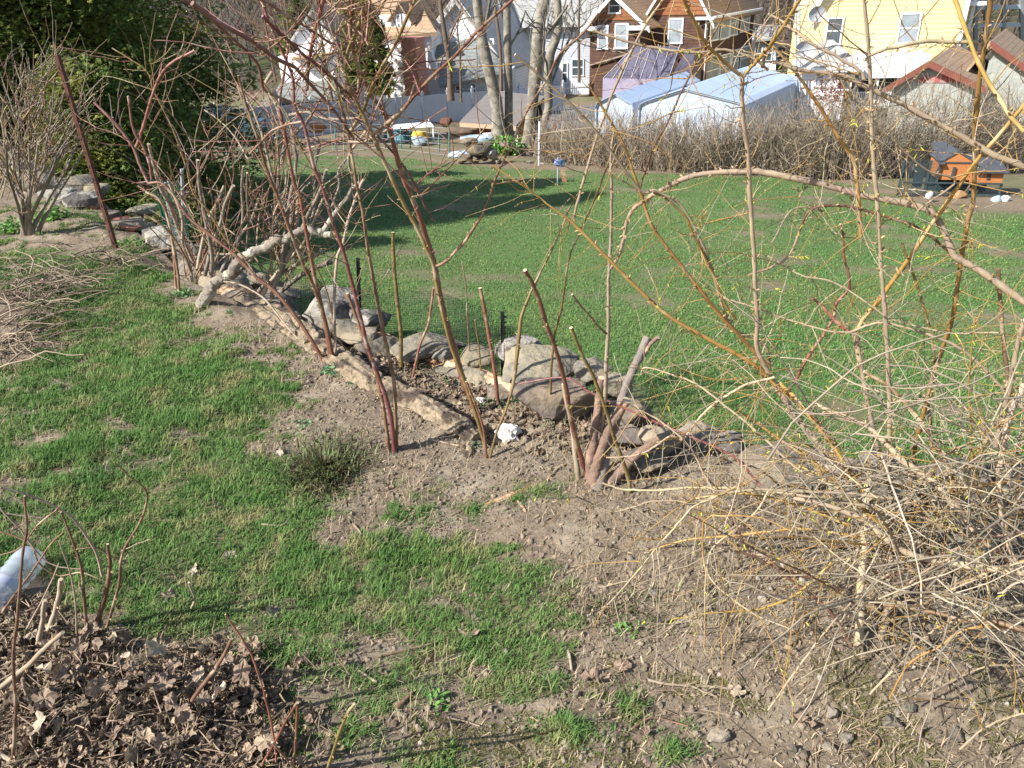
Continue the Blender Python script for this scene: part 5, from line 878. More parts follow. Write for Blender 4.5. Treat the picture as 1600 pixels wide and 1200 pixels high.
# ------------------------------------------------------------------ the grey trunks at the end of the lawn
SMB = mat('smooth_bark', (.215, .185, .145), (.13, .115, .095), scale=7, rough=.9, bump=.7, bscale=18, stretch=(1, 1, 1.8), c3=(.28, .25, .20), s3=5)
def pxtree(name, trunks, Y, label, m, limbs=(), group=None, crown=None, top=9.0, seed=0):
    b = W(*trunks[0][0][0], Y); t = thing(name, b, label, 'tree', group); rg = np.random.default_rng(seed); twigs = MB()
    def grow(P, d, L, r, dep):
        pts = [P]; n = 5
        for k in range(n): d = d + rg.normal(0, .13, 3) + [0, 0, .04]; d /= np.linalg.norm(d); pts.append(pts[-1] + d * L / n)
        tube(twigs, catmull(pts, 2), np.linspace(r, r * .55, 2 * n + 1), 5 if dep < 2 else 3, cap=False)
        if dep < 4:
            for k in range(3 if dep < 3 else 2):
                j = int(rg.integers(2, n + 1)); sd = rg.normal(0, .6, 3); nd = d + sd; nd /= np.linalg.norm(nd); grow(pts[j], nd, L * rg.uniform(.5, .8), r * .55, dep + 1)
    for q, w in trunks:
        q = np.array(q, float); P = W(q[:, 0], q[:, 1], Y); r = np.array(w) / 2 * np.linalg.norm(P - CAM, axis=1) / FPX; d = P[-1] - P[-2]; d /= np.linalg.norm(d)
        ext = [P[-1] + d * 1.3 + rg.normal(0, .1, 3), P[-1] + d * 1.2 + [0, 0, 1.6] + rg.normal(0, .2, 3)]; P = np.vstack([P, ext]); r = np.r_[r, r[-1] * .85, r[-1] * .6]; Pc = catmull(P, 5); rc = np.interp(np.linspace(0, 1, len(Pc)), np.linspace(0, 1, len(r)), r); rc[:3] *= [1.5, 1.25, 1.08]
        mb = MB(); Pc[0, 2] -= .2; tube(mb, Pc, rc, 14, jit=.06); mb.build('trunk', m, t, True)
        for k in range(5): j = int(rg.integers(len(Pc) // 3, len(Pc))); a = rg.random() * 6.28; grow(Pc[j], np.array([math.cos(a) * .8, math.sin(a) * .8, .8]), rg.uniform(1.0, 2.2), rc[j] * .35, 1)
        grow(Pc[-1], d, 2.2, rc[-1], 0)
    for q, w in limbs:
        q = np.array(q, float); P = catmull(W(q[:, 0], q[:, 1], Y), 4); tube(twigs, P, np.linspace(w[0], w[-1], len(P)) / 2 * Y / FPX, 6, cap=False)
    twigs.build('branches', m, t, True); return t
pxtree('bare_tree', [([(780, 224), (776, 165), (764, 110), (756, 75), (750, 40), (744, -10)], [21, 18, 17, 16, 14, 13])], 25, 'grey bare trunk leaning left, leftmost in front of the low shed', SMB, group='grey bare trees at the end of the lawn', seed=1)
pxtree('bare_tree', [([(794, 222), (795, 150), (793, 80), (792, -10)], [13, 12, 12, 10])], 25.2, 'straight slim grey trunk right beside the left leaning one', SMB, group='grey bare trees at the end of the lawn', seed=2)
pxtree('bare_tree', [([(823, 236), (827, 200), (833, 150), (838, 100), (841, 50), (850, 5), (854, -15)], [19, 16, 17, 19, 17, 15, 13])], 24.6, 'thick grey trunk at the right corner of the low shed', SMB, group='grey bare trees at the end of the lawn', seed=3)
pxtree('bare_tree', [([(838, 236), (848, 200), (857, 165), (856, 125), (860, 85), (872, 45), (870, -10)], [9, 11, 12, 13, 13, 13, 10])], 24.4, 'curved grey trunk rightmost beside the hedge', SMB, group='grey bare trees at the end of the lawn', seed=4)
pxtree('bare_tree', [([(704, 150), (702, 100), (696, 60), (690, 20), (685, -20)], [8, 8, 7, 6, 5])], 39, 'dark bare tree before the white gable with green roof', TRUNK_M, limbs=[([(700, 62), (672, 30), (660, 5)], [4, 2]), ([(701, 60), (715, 30), (735, 10)], [4, 2])], seed=5)
pxtree('bare_tree', [([(783, 150), (782, 80), (775, 20), (772, -10)], [5, 5, 4, 3])], 38, 'thin dark tree between the two left pale trunks', TRUNK_M, seed=6)
def bare_tree(px, py, Y, H, label, seed, m=TRUNK_M, group='bare trees behind the houses', dens=5.5, z=None, r0=None, lean=0):
    rg = np.random.default_rng(seed); b = W(px, py, Y); t = thing('bare_tree', b, label, 'tree', group); tr = MB(); tw = MB(); P = catmull([b - [0, 0, .3], b + [rg.normal(0, .1) + lean * .3, 0, H * .35], b + [rg.normal(0, .3) + lean, 0, H * .7], b + [rg.normal(0, .4) + lean * 1.4, 0, H]], 4); r = np.linspace(r0 or H * .013, H * .003, len(P)); tube(tr, P, r, 7); tr.build('trunk', m, t, True)
    def grow(p0, d, L, rr, dep):
        pts = [p0]
        for k in range(4): d = d + rg.normal(0, .16, 3) + [0, 0, .06]; d /= np.linalg.norm(d); pts.append(pts[-1] + d * L / 4)
        tube(tw, pts, np.linspace(rr, rr * .5, 5), 3, cap=False)
        if dep < 3:
            for k in range(3): j = int(rg.integers(1, 5)); nd = d + rg.normal(0, .65, 3); nd /= np.linalg.norm(nd); grow(pts[j], nd, L * rg.uniform(.45, .75), rr * .6, dep + 1)
    for k in range(int(4 * dens)):
        j = int(rg.integers(3, len(P))); a = rg.random() * 6.28; grow(P[j], np.array([math.cos(a), math.sin(a), rg.uniform(.4, 1.2)]) / 1.3, H * rg.uniform(.18, .34), max(r[j] * .45, .008), 0)
    tw.build('branches', m, t); return t
for i, (px, py, Y, H, lb) in enumerate([(520, 160, 40, 7, 'bare tree with many limbs standing before the left white gable'), (545, 165, 39, 6, 'slender bare tree right of the left white gable'), (608, 150, 41, 6.5, 'bare tree in front of the tan roof dormer'), (655, 60, 54, 8, 'bare tree between the tan roof and the right white gable'), (905, 120, 46, 7, 'bare tree at the left corner of the brown house'), (1225, 60, 70, 9, 'bare tree behind the satellite dishes'), (1205, 50, 82, 10, 'bare tree left of the yellow house far back'), (430, 120, 52, 7, 'bare tree at the left beyond the blue car'), (455, 110, 48, 6, 'bare tree above the open garage'), (720, 150, 40, 5, 'small bare tree before the low siding wall'), (1560, 60, 60, 9, 'bare tree behind the brown roofs at the right')]):
    bare_tree(px, py, Y, H, lb, 60 + i, z=0)
# wooded slope behind everything
WOOD_M = mat('far_wood', (.16, .13, .105), (.09, .075, .065), scale=3, rough=.95, island=.35)
mb = MB(); rg = np.random.default_rng(5); n = 3000; xx = rg.uniform(-75, 95, n); yy = rg.uniform(60, 118, n); zz = h_low(xx, yy)
for i in range(n):
    b = np.array([xx[i], yy[i], zz[i]]); H = rg.uniform(3, 7); t_ = b + [rg.normal(0, .3), 0, H]; tube(mb, [b, (b + t_) / 2 + rg.normal(0, .1, 3), t_], [.09, .06, .02], 3, cap=False)
    for k in range(9):
        p0 = b + (t_ - b) * rg.uniform(.3, .95); a = rg.random() * 6.28; L = rg.uniform(.7, 2.0); tube(mb, [p0, p0 + np.array([math.cos(a) * .6, math.sin(a) * .6, .7]) * L, p0 + np.array([math.cos(a + .4) * .8, math.sin(a + .4) * .8, 1.2]) * L], [.035, .025, .012], 3, cap=False)
tag(mb.build('far_wood', WOOD_M), 'leafless brown woodland on the slope behind the houses', 'wood', kind='stuff')
HX, HY = np.meshgrid(np.linspace(-110, 130, 60), np.linspace(54, 150, 50), indexing='ij'); HZ = h_low(HX, HY) + .12; HZ[:, 0] -= .4
mb = MB(); i = np.arange(59)[:, None] * 50; j = np.arange(49)[None]; mb.add(np.stack([HX, HY, HZ], -1).reshape(-1, 3), np.stack([i + j, i + 50 + j, i + 51 + j, i + j + 1], -1).reshape(-1, 4))
tag(mb.build('hillside', mat('leafy_slope', (.115, .085, .06), (.07, .055, .04), scale=.6, rough=.95, c3=(.06, .07, .03), s3=.1), None, True), kind='structure')
# ------------------------------------------------------------------ bare hedge along the end of the lawn
HEDGE_M = mat('hedge_twigs', (.36, .29, .21), (.20, .16, .12), scale=3, rough=.9, island=.35)
def hedge_shrub(px, py, Y, H, Rr, n, label, seed):
    rg = np.random.default_rng(seed); b = W(px, py, Y); b = GL(px, py) if Y is None else b; t = thing('hedge_shrub', b, label, 'shrub', 'bare shrubs of the hedge'); mb = MB()
    for i in range(n):
        a = rg.random() * 6.28; q = Rr * .8 * math.sqrt(rg.random()); p0 = b + [q * math.cos(a), q * math.sin(a) * .6, 0]; d = np.array([rg.normal(0, .22), rg.normal(0, .2), 1.0]); L = H * .84 * rg.uniform(.5, 1.1); pts = [p0]
        for k in range(5): d = d + np.array([rg.normal(0, .14), rg.normal(0, .14), 0]); d /= np.linalg.norm(d); pts.append(pts[-1] + d * L / 5)
        tube(mb, pts, np.linspace(.009, .0035, 6), 3, cap=False)
        for k in range(6): j = int(rg.integers(1, 6)); dd = d + rg.normal(0, .6, 3); dd /= np.linalg.norm(dd); l = rg.uniform(.15, .5); tube(mb, [pts[j], pts[j] + dd * l * .5, pts[j] + dd * l + [0, 0, l * .2]], [.006, .005, .003], 3, cap=False)
    mb.build('stems', HEDGE_M, t); return t
HP = [(880, 258, 1.5), (930, 262, 1.45), (975, 266, 1.5), (1022, 270, 1.55), (1070, 273, 1.5), (1118, 276, 1.6), (1166, 278, 1.7), (1212, 281, 1.95), (1262, 284, 2.2), (1315, 286, 2.2), (1368, 284, 2.3), (1425, 279, 2.35), (1485, 274, 2.4), (1545, 272, 2.4), (1610, 272, 2.4)]
for i, (px, py, H) in enumerate(HP):
    g = GL(px, py - 2); hedge_shrub(px, py - 2, g[1] + .6, H, 1.0, 150, ['bare hedge shrub right of the curved trunk', 'bare hedge shrub before the left metal garage', 'second hedge shrub before the left metal garage', 'bare hedge shrub below the seam between the garages', 'hedge shrub below the left half of the ribbed garage front', 'hedge shrub below the peak of the ribbed garage front', 'hedge shrub at the corner post of the ribbed garage', 'hedge shrub in front of the ribbed garage side', 'hedge shrub at the right end of the metal garage', 'tall hedge shrub below the white porch', 'tall hedge shrub left of the stucco shed', 'tall hedge shrub before the left half of the stucco shed', 'tall hedge shrub behind the chicken coop', 'tall hedge shrub right of the chicken coop', 'hedge shrub cut by the right edge of the picture'][i], 200 + i)
# ------------------------------------------------------------------ buildings
GLASS = mat('window_glass', (.05, .07, .085), (.10, .12, .14), scale=.7, rough=.12, spec=.8); CURT = mat('curtained_glass', (.36, .40, .42), (.22, .26, .29), scale=2, rough=.25, spec=.6); WHT = mat('white_paint', (.80, .81, .82), (.70, .71, .73), scale=3, rough=.6)
class Fac:
    def __init__(s, px, py, Y, psi, back=False, psi2=None):
        s.b = None
        s.O = W(px, py, Y); a = math.radians(psi); s.u = np.array([math.cos(a), -math.sin(a), 0]); s.n = np.array([-math.sin(a), -math.cos(a), 0])
        if psi2 is not None: q = math.radians(psi2); s.b = np.array([-math.sin(q), -math.cos(q), 0])
        if back: s.u, s.n = np.array([math.sin(a), math.cos(a), 0]), np.array([math.cos(a), -math.sin(a), 0])
    def shift(s, d): import copy; c = copy.copy(s); c.O = s.O + s.n * d; return c
    def uv(s, px, py):
        d = rays(px, py); t = ((s.O - CAM) @ s.n) / (d @ s.n); P = CAM + d * t - s.O; return float(P @ s.u), float(P[2])
    def P(s, u, v, d=0): return s.O + s.u * u + (s.b if (d < 0 and s.b is not None) else s.n) * d + np.array([0, 0, v])
    def slab(s, mb, poly, d0, d1, mi=0):
        k = len(poly); F = [s.P(u, v, d1) for u, v in poly]; B = [s.P(u, v, d0) for u, v in poly]; V = F + B
        mb.add(V, np.arange(k)[None], mi); mb.add(V, (np.arange(k)[::-1] + k)[None], mi)
        for i in range(k): j = (i + 1) % k; mb.add(V, np.array([[i, i + k, j + k, j]]), mi)
    def box(s, mb, u0, u1, v0, v1, d0, d1, mi=0): s.slab(mb, [(u0, v0), (u1, v0), (u1, v1), (u0, v1)], d0, d1, mi)
    def pslab(s, mb, pl, d0, d1, mi=0): s.slab(mb, [s.uv(a, b) for a, b in pl], d0, d1, mi)
    def window(s, root, r, glass=GLASS, frame=WHT, fw=.09, mid=True, name='window'):
        u0, v1 = s.uv(r[0], r[1]); u1, v0 = s.uv(r[2], r[3])
        if u0 > u1: u0, u1 = u1, u0
        mb = MB(); f = min(fw, (u1 - u0) * .2); s.box(mb, u0, u0 + f, v0, v1, .01, .06); s.box(mb, u1 - f, u1, v0, v1, .01, .06); s.box(mb, u0 + f, u1 - f, v1 - f, v1, .01, .06); s.box(mb, u0 - .03, u1 + .03, v0 - f * .6, v0 + f * .4, .012, .09)
        if mid: s.box(mb, u0 + f, u1 - f, (v0 + v1) / 2 - .03, (v0 + v1) / 2 + .03, .02, .045)
        w = mb.build(name, frame, root); mb = MB(); s.box(mb, u0 + f, u1 - f, v0 + f * .4, v1 - f, .006, .03); mb.build('pane', glass, w); return w
def roofslab(mb, a, b, c, d, th=.12, mi=0):
    Q = np.array([a, b, c, d], float); n_ = np.cross(Q[1] - Q[0], Q[2] - Q[0]); Q[3, 2] = Q[0, 2] - (n_[0] * (Q[3, 0] - Q[0, 0]) + n_[1] * (Q[3, 1] - Q[0, 1])) / n_[2]; n_ = np.cross(Q[1] - Q[0], Q[3] - Q[0]); n_ /= np.linalg.norm(n_)
    if n_[2] < 0: n_ = -n_
    hexa(mb, np.vstack([Q - n_ * th, Q]), mi)
def gable_roof(mb, f, u0, u1, ve, vr, d0, d1, over=.3, ur=None, th=.12, mi=0):
    """ridge runs back from the facade; d0 (back, negative) to d1 (front)"""
    ur = (u0 + u1) / 2 if ur is None else ur; s1 = (vr - ve) / (ur - u0); s2 = (vr - ve) / (u1 - ur)
    roofslab(mb, f.P(u0 - over, ve - s1 * over, d1), f.P(ur, vr, d1), f.P(ur, vr, d0), f.P(u0 - over, ve - s1 * over, d0), th, mi); roofslab(mb, f.P(ur, vr + .003, d1), f.P(u1 + over, ve - s2 * over, d1), f.P(u1 + over, ve - s2 * over, d0), f.P(ur, vr + .003, d0), th, mi)
def sided(name, root, f, pl, d0, d1, m):
    mb = MB(); f.slab(mb, pl, d0, d1); return mb.build(name, m, root)
SID_BR = mat('brown_siding', (.125, .068, .045), (.08, .043, .03), scale=2.5, rough=.8, lines=.17, linec=(.045, .02, .013)); SHIN = mat('orange_shingles', (.33, .145, .06), (.22, .085, .04), scale=5, rough=.85, lines=.22, linec=(.12, .05, .02), bump=.3); ROOF_T = mat('tan_roof', (.42, .29, .18), (.32, .215, .135), scale=2, rough=.9, lines=.16, linec=(.27, .18, .11), bump=.12, bscale=25)
SID_Y = mat('yellow_siding', (.72, .60, .34), (.66, .55, .31), scale=1, rough=.7, lines=.22, linec=(.50, .40, .20)); SID_W = mat('white_siding', (.76, .77, .78), (.68, .69, .71), scale=1, rough=.7, lines=.16, linec=(.55, .56, .60)); SID_G = mat('grey_siding', (.56, .58, .62), (.50, .52, .56), scale=1, rough=.7, lines=.16, linec=(.40, .42, .46))
ROOF_G = mat('grey_green_roof', (.24, .25, .23), (.17, .18, .17), scale=3, rough=.9, bump=.15, lines=.14, linec=(.14, .15, .14)); ROOF_L = mat('light_grey_roof', (.36, .36, .345), (.29, .29, .28), scale=3, rough=.9)
# brown house
f = Fac(1097, 135, 50, 20, psi2=36); fs = Fac(1097, 135, 50, 36.3, back=True); t = thing('brown_house', f.O, 'brown clapboard house with orange shingle gables and white trimmed windows', 'house')
uL = f.uv(1008, 120)[0]; ve = f.uv(1097, 18)[1]; um = uL / 2; vr = ve + 2.9; L = -fs.uv(1176, 60)[0] if fs.uv(1176, 60)[0] < 0 else fs.uv(1176, 60)[0]
L = min(max(L, 6), 12)
sided('wall', t, f, [(uL, -.5), (0, -.5), (0, ve), (um, vr), (uL, ve)], -L, 0, SID_BR)
gt = MB(); vg = f.uv(1050, 24)[1]; f.slab(gt, [(uL + .1, vg), (-.05, vg), (-.05, ve), (um, vr - .08), (uL + .1, ve)], .003, .03); gt.build('shingle_gable', SHIN, t)
mb = MB(); gable_roof(mb, f, uL, 0, ve, vr, -L - .3, .45, .35); mb.build('roof', ROOF_T, t)
mb = MB(); s_ = (vr - ve) / (-um)
f.slab(mb, [(um, vr - .02), (um, vr - .30), (.45, ve - s_ * .45 - .16), (.45, ve - s_ * .45 + .06)], .455, .52); f.slab(mb, [(um, vr - .025), (um, vr - .30), (uL - .45, ve - s_ * .45 - .16), (uL - .45, ve - s_ * .45 + .06)], .455, .515); f.box(mb, -.7, .4, ve - .42, ve - .28, .035, .5); mb.build('bargeboard', WHT, t)
mb = MB(); fs.box(mb, 0, L, ve - .38, ve - .25, .36, .48); mb.build('gutter', WHT, t)
f.window(t, (1045, 28, 1066, 67), CURT)
for r in [(1103, 26, 1121, 61), (1127, 24, 1138, 58), (1142, 18, 1151, 53), (1159, 13, 1169, 47), (1101, 89, 1121, 130), (1126, 86, 1137, 126), (1142, 79, 1151, 114), (1158, 73, 1168, 108)]: fs.window(t, r, CURT)
mb = MB(); tube(mb, [fs.P(.15, ve - .3, .1), fs.P(.15, -.3, .1)], .05, 8); mb.build('downpipe', mat('downpipe_red', (.25, .09, .06)), t)
f2 = f.shift(1.2); a0, a1 = f2.uv(921, 120)[0], f2.uv(1001, 120)[0]; ve2 = f2.uv(960, 32)[1]; um2 = f2.uv(960, 0)[0]; vr2 = f2.uv(960, -14)[1]
sided('wing_wall', t, f2, [(a0, -.5), (a1, -.5), (a1, ve2), (um2, vr2), (a0, ve2)], -4, 0, SID_BR)
mb = MB(); vg = f2.uv(960, 31)[1]; f2.slab(mb, [(a0 + .1, vg), (a1 - .05, vg), (um2, vr2 - .1)], .003, .03); mb.build('shingle_gable', SHIN, t)
mb = MB(); gable_roof(mb, f2, a0, a1, ve2, vr2, -6, .5, .45, um2); mb.build('roof', ROOF_T, t)
mb = MB(); sa = (vr2 - ve2) / (um2 - a0); sb = (vr2 - ve2) / (a1 - um2)
f2.slab(mb, [(um2, vr2 - .02), (um2, vr2 - .32), (a0 - .5, ve2 - sa * .5 - .2), (a0 - .5, ve2 - sa * .5 + .05)], .505, .57); f2.slab(mb, [(um2, vr2 - .025), (um2, vr2 - .32), (a1 + .5, ve2 - sb * .5 - .2), (a1 + .5, ve2 - sb * .5 + .05)], .505, .565)
f2.box(mb, a0 - .5, a0 + .5, ve2 - .5, ve2 - .28, .035, .5); f2.box(mb, a1 - .9, a1 + .45, ve2 - .5, ve2 - .28, .035, .5); mb.build('bargeboard', WHT, t)
f2.window(t, (934, 39, 950, 76), CURT); f2.window(t, (961, 36, 981, 75), CURT); f2.window(t, (951, -3, 970, 20), GLASS); 
mb = MB(); P = [f2.P(*f2.uv(a, b), .12) for a, b in [(1004, 36), (999, 48), (1000, 76), (985, 84), (922, 102)]]; tube(mb, P, .06, 8); mb.build('downpipe', mat('downpipe_brown', (.30, .22, .18)), t)
# lilac sunroom beside it
TRIM_L = mat('rib_grey', (.45, .46, .50)); LIL = mat('lilac_panel', (.36, .32, .42), (.30, .27, .36), scale=2, rough=.5); LILD = mat('lilac_glazing', (.13, .115, .16), (.09, .08, .11), scale=2, rough=.25, spec=.6)
fg = f2.shift(1.4); t2 = thing('sunroom', fg.O, 'lilac glazed lean-to sunroom at the foot of the brown house', 'sunroom')
g0, g1 = fg.uv(942, 122)[0], fg.uv(1046, 122)[0]; vt = fg.uv(1000, 123)[1]; mb = MB(); fg.box(mb, g0, g1, -.6, vt, -.2, 0); mb.build('base_panel', LIL, t2, False)
fb = f2.shift(.05); vtop = fg.uv(1000, 84)[1] + .3; mb = MB(); roofslab(mb, fg.P(g0, vt, 0), fg.P(g1, vt, 0), fg.P(g1, vtop, -1.3), fg.P(g0 + 1.2, vtop, -1.3), .03); mb.build('glazing', LILD, t2)
for k in range(8):
    u = g0 + .05 + (g1 - g0 - .1) * k / 7; mb = MB(); bar(mb, fg.P(u, vt + .03, .03), fg.P(max(u, g0 + 1.25) if k > 1 else g0 + 1.3, vtop + .04, -1.28), fg.u * .014, np.array([0, 0, .014])); mb.build('rib', TRIM_L, t2)
mb = MB(); fg.slab(mb, [(g1, -.6), (g1 + 1.3, -.6), (g1 + 1.3, vtop), (g1 + .9, vtop), (g1, vt)], -1.3, -.02); mb.build('side_panel', LILD, t2)
# metal garages
CPM = mat('ribbed_metal', (.50, .58, .68), (.42, .50, .61), scale=1.5, rough=.55, lines=.28, linec=(.40, .48, .60), metal=0.0, spec=.5); CPR = mat('metal_roof', (.40, .49, .63), (.34, .43, .57), scale=2, rough=.45, spec=.5, lines=.0001 and None); TRIM = mat('metal_trim', (.35, .40, .46), (.42, .48, .54), rough=.5)
def garage(pxl, pxr, ptop, pv, base, Y, psi, Lside, label):
    f = Fac(pxr, base, Y, 17, psi2=psi); u0 = f.uv(pxl, base)[0]; ve = f.uv(pxr, pv)[1]; vr = f.uv(ptop[0], ptop[1])[1]; um = f.uv(*ptop)[0]; t = thing('metal_garage', f.P(u0 / 2, 0, 0), label, 'garage', 'ribbed metal garages')
    rnd = .25; poly = [(u0, -.3), (0, -.3), (0, ve - rnd), (-.08, ve - .06), (-.35, ve + .08), (um, vr), (u0 + .35, ve + .08), (u0 + .08, ve - .06), (u0, ve - rnd)]
    sided('front_wall', t, f, poly, -.06, 0, CPM)
    for nm, uu in (('side_wall', 0), ('side_wall', u0)):
        mb = MB(); f.box(mb, uu - .03, uu + .03, -.3, ve - rnd, -Lside, -.07); mb.build(nm, CPM, t)
    mb = MB(); out = [(.05, ve - rnd), (-.04, ve - .02), (-.33, ve + .13), (um, vr + .05), (u0 + .33, ve + .13), (u0 + .04, ve - .02), (u0 - .05, ve - rnd)]
    for a, b in zip(out[:-1], out[1:]): hexa(mb, np.array([f.P(a[0], a[1] - .03, .12), f.P(b[0], b[1] - .03, .12), f.P(b[0], b[1] - .03, -Lside), f.P(a[0], a[1] - .03, -Lside), f.P(*a, .12), f.P(*b, .12), f.P(*b, -Lside), f.P(*a, -Lside)]))
    mb.build('roof', CPR, t)
    mb = MB(); P = [f.P(u, v, .04) for u, v in [(0, 0), (0, ve - rnd), (-.08, ve - .06), (-.35, ve + .06), (um, vr - .03), (u0 + .35, ve + .06), (u0 + .08, ve - .06), (u0, ve - rnd), (u0, 0)]]; tube(mb, P, .045, 6); mb.build('frame', TRIM, t)
    return f
garage(995, 1156, (1070, 139), 163, 246, 35, 35, 8.5, 'right pale blue ribbed metal garage with a peaked front')
garage(930, 986, (962, 147), 160, 240, 36.6, 35, 8.0, 'left pale blue metal garage half hidden behind the wider one')
# yellow house
f = Fac(1479, 160, 42, 12); t = thing('yellow_house', f.O, 'yellow clapboard house with white trim and a white porch awning', 'house'); u0 = f.uv(1264, 95)[0]; vt = 7.5
uk, vk = f.uv(1264, 22); 
sided('wall', t, f, [(u0, -1), (0, -1), (0, vt), (u0 + 1.4, vt), (u0, vk)], -8, 0, SID_Y)
mb = MB(); f.slab(mb, [(u0 - .35, vk - .35), (u0 - .35, vk - .1), (u0 + 1.3, vt + .1), (u0 + 1.5, vt)], .02, .35); mb.build('bargeboard', WHT, t); mb = MB(); f.box(mb, -.16, .02, -1, vt, .01, .06); mb.build('corner_board', WHT, t)
for r, g in [((1293, 27, 1313, 69), GLASS), ((1408, 20, 1432, 67), CURT)]: f.window(t, r, g, fw=.08)
f3 = f.shift(1.5); mb = MB(); f3.pslab(mb, [(1340, 90), (1455, 86), (1455, 120), (1342, 123)], -1.5, 0); mb.build('awning', mat('awning_white', (.80, .81, .83), (.76, .77, .8)), t)
mb = MB(); f.pslab(mb, [(1330, 121), (1455, 118), (1455, 165), (1330, 165)], .01, .05); mb.build('porch_shade_sheet', mat('painted_porch_shade', (.12, .13, .15), (.08, .08, .09)), t)  # dark sheet stands in for the shade beneath the awning
for px in (1338, 1372, 1403): mb = MB(); u_, _ = f3.uv(px, 130); f3.box(mb, u_ - .05, u_ + .05, -.8, f3.uv(px, 122)[1], -.2, -.1); mb.build('porch_post', WHT, t)
mb = MB(); ua, ub = f3.uv(1338, 145)[0], f3.uv(1400, 145)[0]; vv = f3.uv(1370, 146)[1]; f3.box(mb, ua, ub, vv, vv + .06, -.18, -.12); f3.box(mb, ua, ub, vv - .7, vv - .64, -.18, -.12)
for k in range(22): x_ = ua + (ub - ua) * (k + .5) / 22; f3.box(mb, x_ - .02, x_ + .02, vv - .64, vv, -.17, -.13)
mb.build('railing', WHT, t)
fa = f.shift(2.2); e0, e1 = fa.uv(1243, 105)[0], fa.uv(1328, 105)[0]; vE = fa.uv(1290, 104)[1]; mb = MB(); fa.box(mb, e0 + .3, e1 - .1, -1, vE, -2.15, 0); mb.build('annex_wall', SID_W, t); ap = fa.uv(1303, 72)
mb = MB(); V = [fa.P(e0, vE, .3), fa.P(e1 + .6, vE, .3), fa.P(e1 + .6, vE, -2.1), fa.P(e0, vE, -2.1), fa.P(ap[0] - .2, ap[1] + .15, -1.6), fa.P(ap[0] + .2, ap[1] + .15, -1.6)]; mb.add(V, [np.array([[0, 1, 5, 4], [2, 3, 4, 5]]), np.array([[1, 2, 5], [3, 0, 4]]), np.array([[3, 2, 1, 0]])]); mb.build('annex_roof', ROOF_L, t)
mb = MB(); fa.box(mb, e0, e1 + .6, vE - .22, vE - .01, .28, .36); mb.build('fascia', WHT, t); fa.window(t, (1274, 113, 1287, 134), CURT); fa.window(t, (1310, 116, 1329, 140), GLASS, fw=.06, mid=False, name='door')
fbay = f.shift(-1.0); mb = MB(); b0_, b1_ = fbay.uv(1484, 50)[0], fbay.uv(1514, 50)[0]; fbay.box(mb, b0_, b1_, -1, vt, -3, 0); mb.build('bay_wall', SID_Y, t); fbay.window(t, (1488, 2, 1503, 56), GLASS); mb = MB(); fbay.box(mb, b1_ - .14, b1_ + .02, -1, vt, .01, .06); mb.build('corner_board', WHT, t); mb = MB(); fbay.box(mb, b0_ - 1.2, b1_ + .3, fbay.uv(1490, 8)[1], fbay.uv(1490, 2)[1], .01, .7); mb.build('trim', WHT, t)
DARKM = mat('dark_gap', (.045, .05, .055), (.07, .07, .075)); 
# satellite dishes
for k, (px, py, lb) in enumerate([(1275, 22, 'grey satellite dish above the corner of the yellow house'), (1254, 76, 'second satellite dish lower down left of the yellow house')]):
    c = W(px, py, 40.6); t2 = thing('satellite_dish', c, lb, 'dish', 'satellite dishes'); V, F = ICO3; k_ = V[:, 1] < .02; mb = MB(); a = np.arange(20) * math.pi / 10; rings = [[c + np.array([math.cos(q) * r_ * .42, -.12 * (1 - r_ * r_) * -1 - .2, math.sin(q) * r_ * .36]) for q in a] for r_ in (.02, .35, .7, 1)]
    V = np.array(rings).reshape(-1, 3); i = np.arange(20); j = (i + 1) % 20; mb.add(V, np.concatenate([np.stack([i + 20 * q, j + 20 * q, j + 20 * q + 20, i + 20 * q + 20], -1) for q in range(3)])); mb.build('reflector', mat('dish_grey', (.42, .43, .45), rough=.5), t2, True)
    mb = MB(); tube(mb, [c, c + [-.15, -.35, -.2], c + [-.1, -.55, -.25]], .02, 6); tube(mb, [c, c + [0, .1, -.6]], .03, 6); mb.build('arm', TRIM, t2)
mb = MB()
for k in range(2):
    a, b = W(1245 + 5 * k, 170, 41), W(1243 + 6 * k, -5, 41); tube(mb, [a, b], .04, 6)
for k in range(7): a, b = W(1245, 25 + k * 20, 41), W(1252, 22 + k * 20, 41); tube(mb, [a, b], .02, 4)
t2 = tag(mb.build('antenna_mast', TRIM), 'thin lattice mast left of the yellow house', 'mast')
# stucco shed with red trim
STU = mat('stucco', (.40, .41, .37), (.30, .32, .29), scale=1.5, rough=.9, c3=(.42, .22, .18), s3=1.0, edge3=(.66, .74), bump=.4); STUM = mat('mural_stucco', (.40, .40, .38), (.30, .32, .32), scale=1.2, rough=.9, c3=(.42, .12, .10), s3=1.3, edge3=(.48, .56)); RTRIM = mat('red_trim', (.23, .08, .055), (.17, .065, .045), rough=.7); ROOF_B = mat('brown_shingle', (.38, .27, .18), (.26, .18, .12), scale=4, rough=.9, bump=.2, lines=.12, linec=(.21, .15, .10))
f = Fac(1507, 200, 31, 20, psi2=36); u0 = f.uv(1392, 150)[0]; ve = f.uv(1507, 131)[1]; um, vr = f.uv(1450, 97); t = thing('stucco_shed', f.P(u0 / 2, 0), 'pale stucco shed with red gable trim and brown shingle roof', 'shed')
sided('wall', t, f, [(u0, -1), (0, -1), (0, ve), (um, vr), (u0, ve)], -6, 0, STU); mb = MB(); f.slab(mb, [(u0 + .2, ve + .03), (-.2, ve + .03), (um, vr - .1)], .004, .03); mb.build('gable_panel', STUM, t)
mb = MB(); gable_roof(mb, f, u0, 0, ve, vr + .08, -6.3, .3, .3, um, .1); mb.build('roof', ROOF_B, t); mb = MB(); s1 = (vr - ve) / (um - u0); s2 = (vr - ve) / (-um)
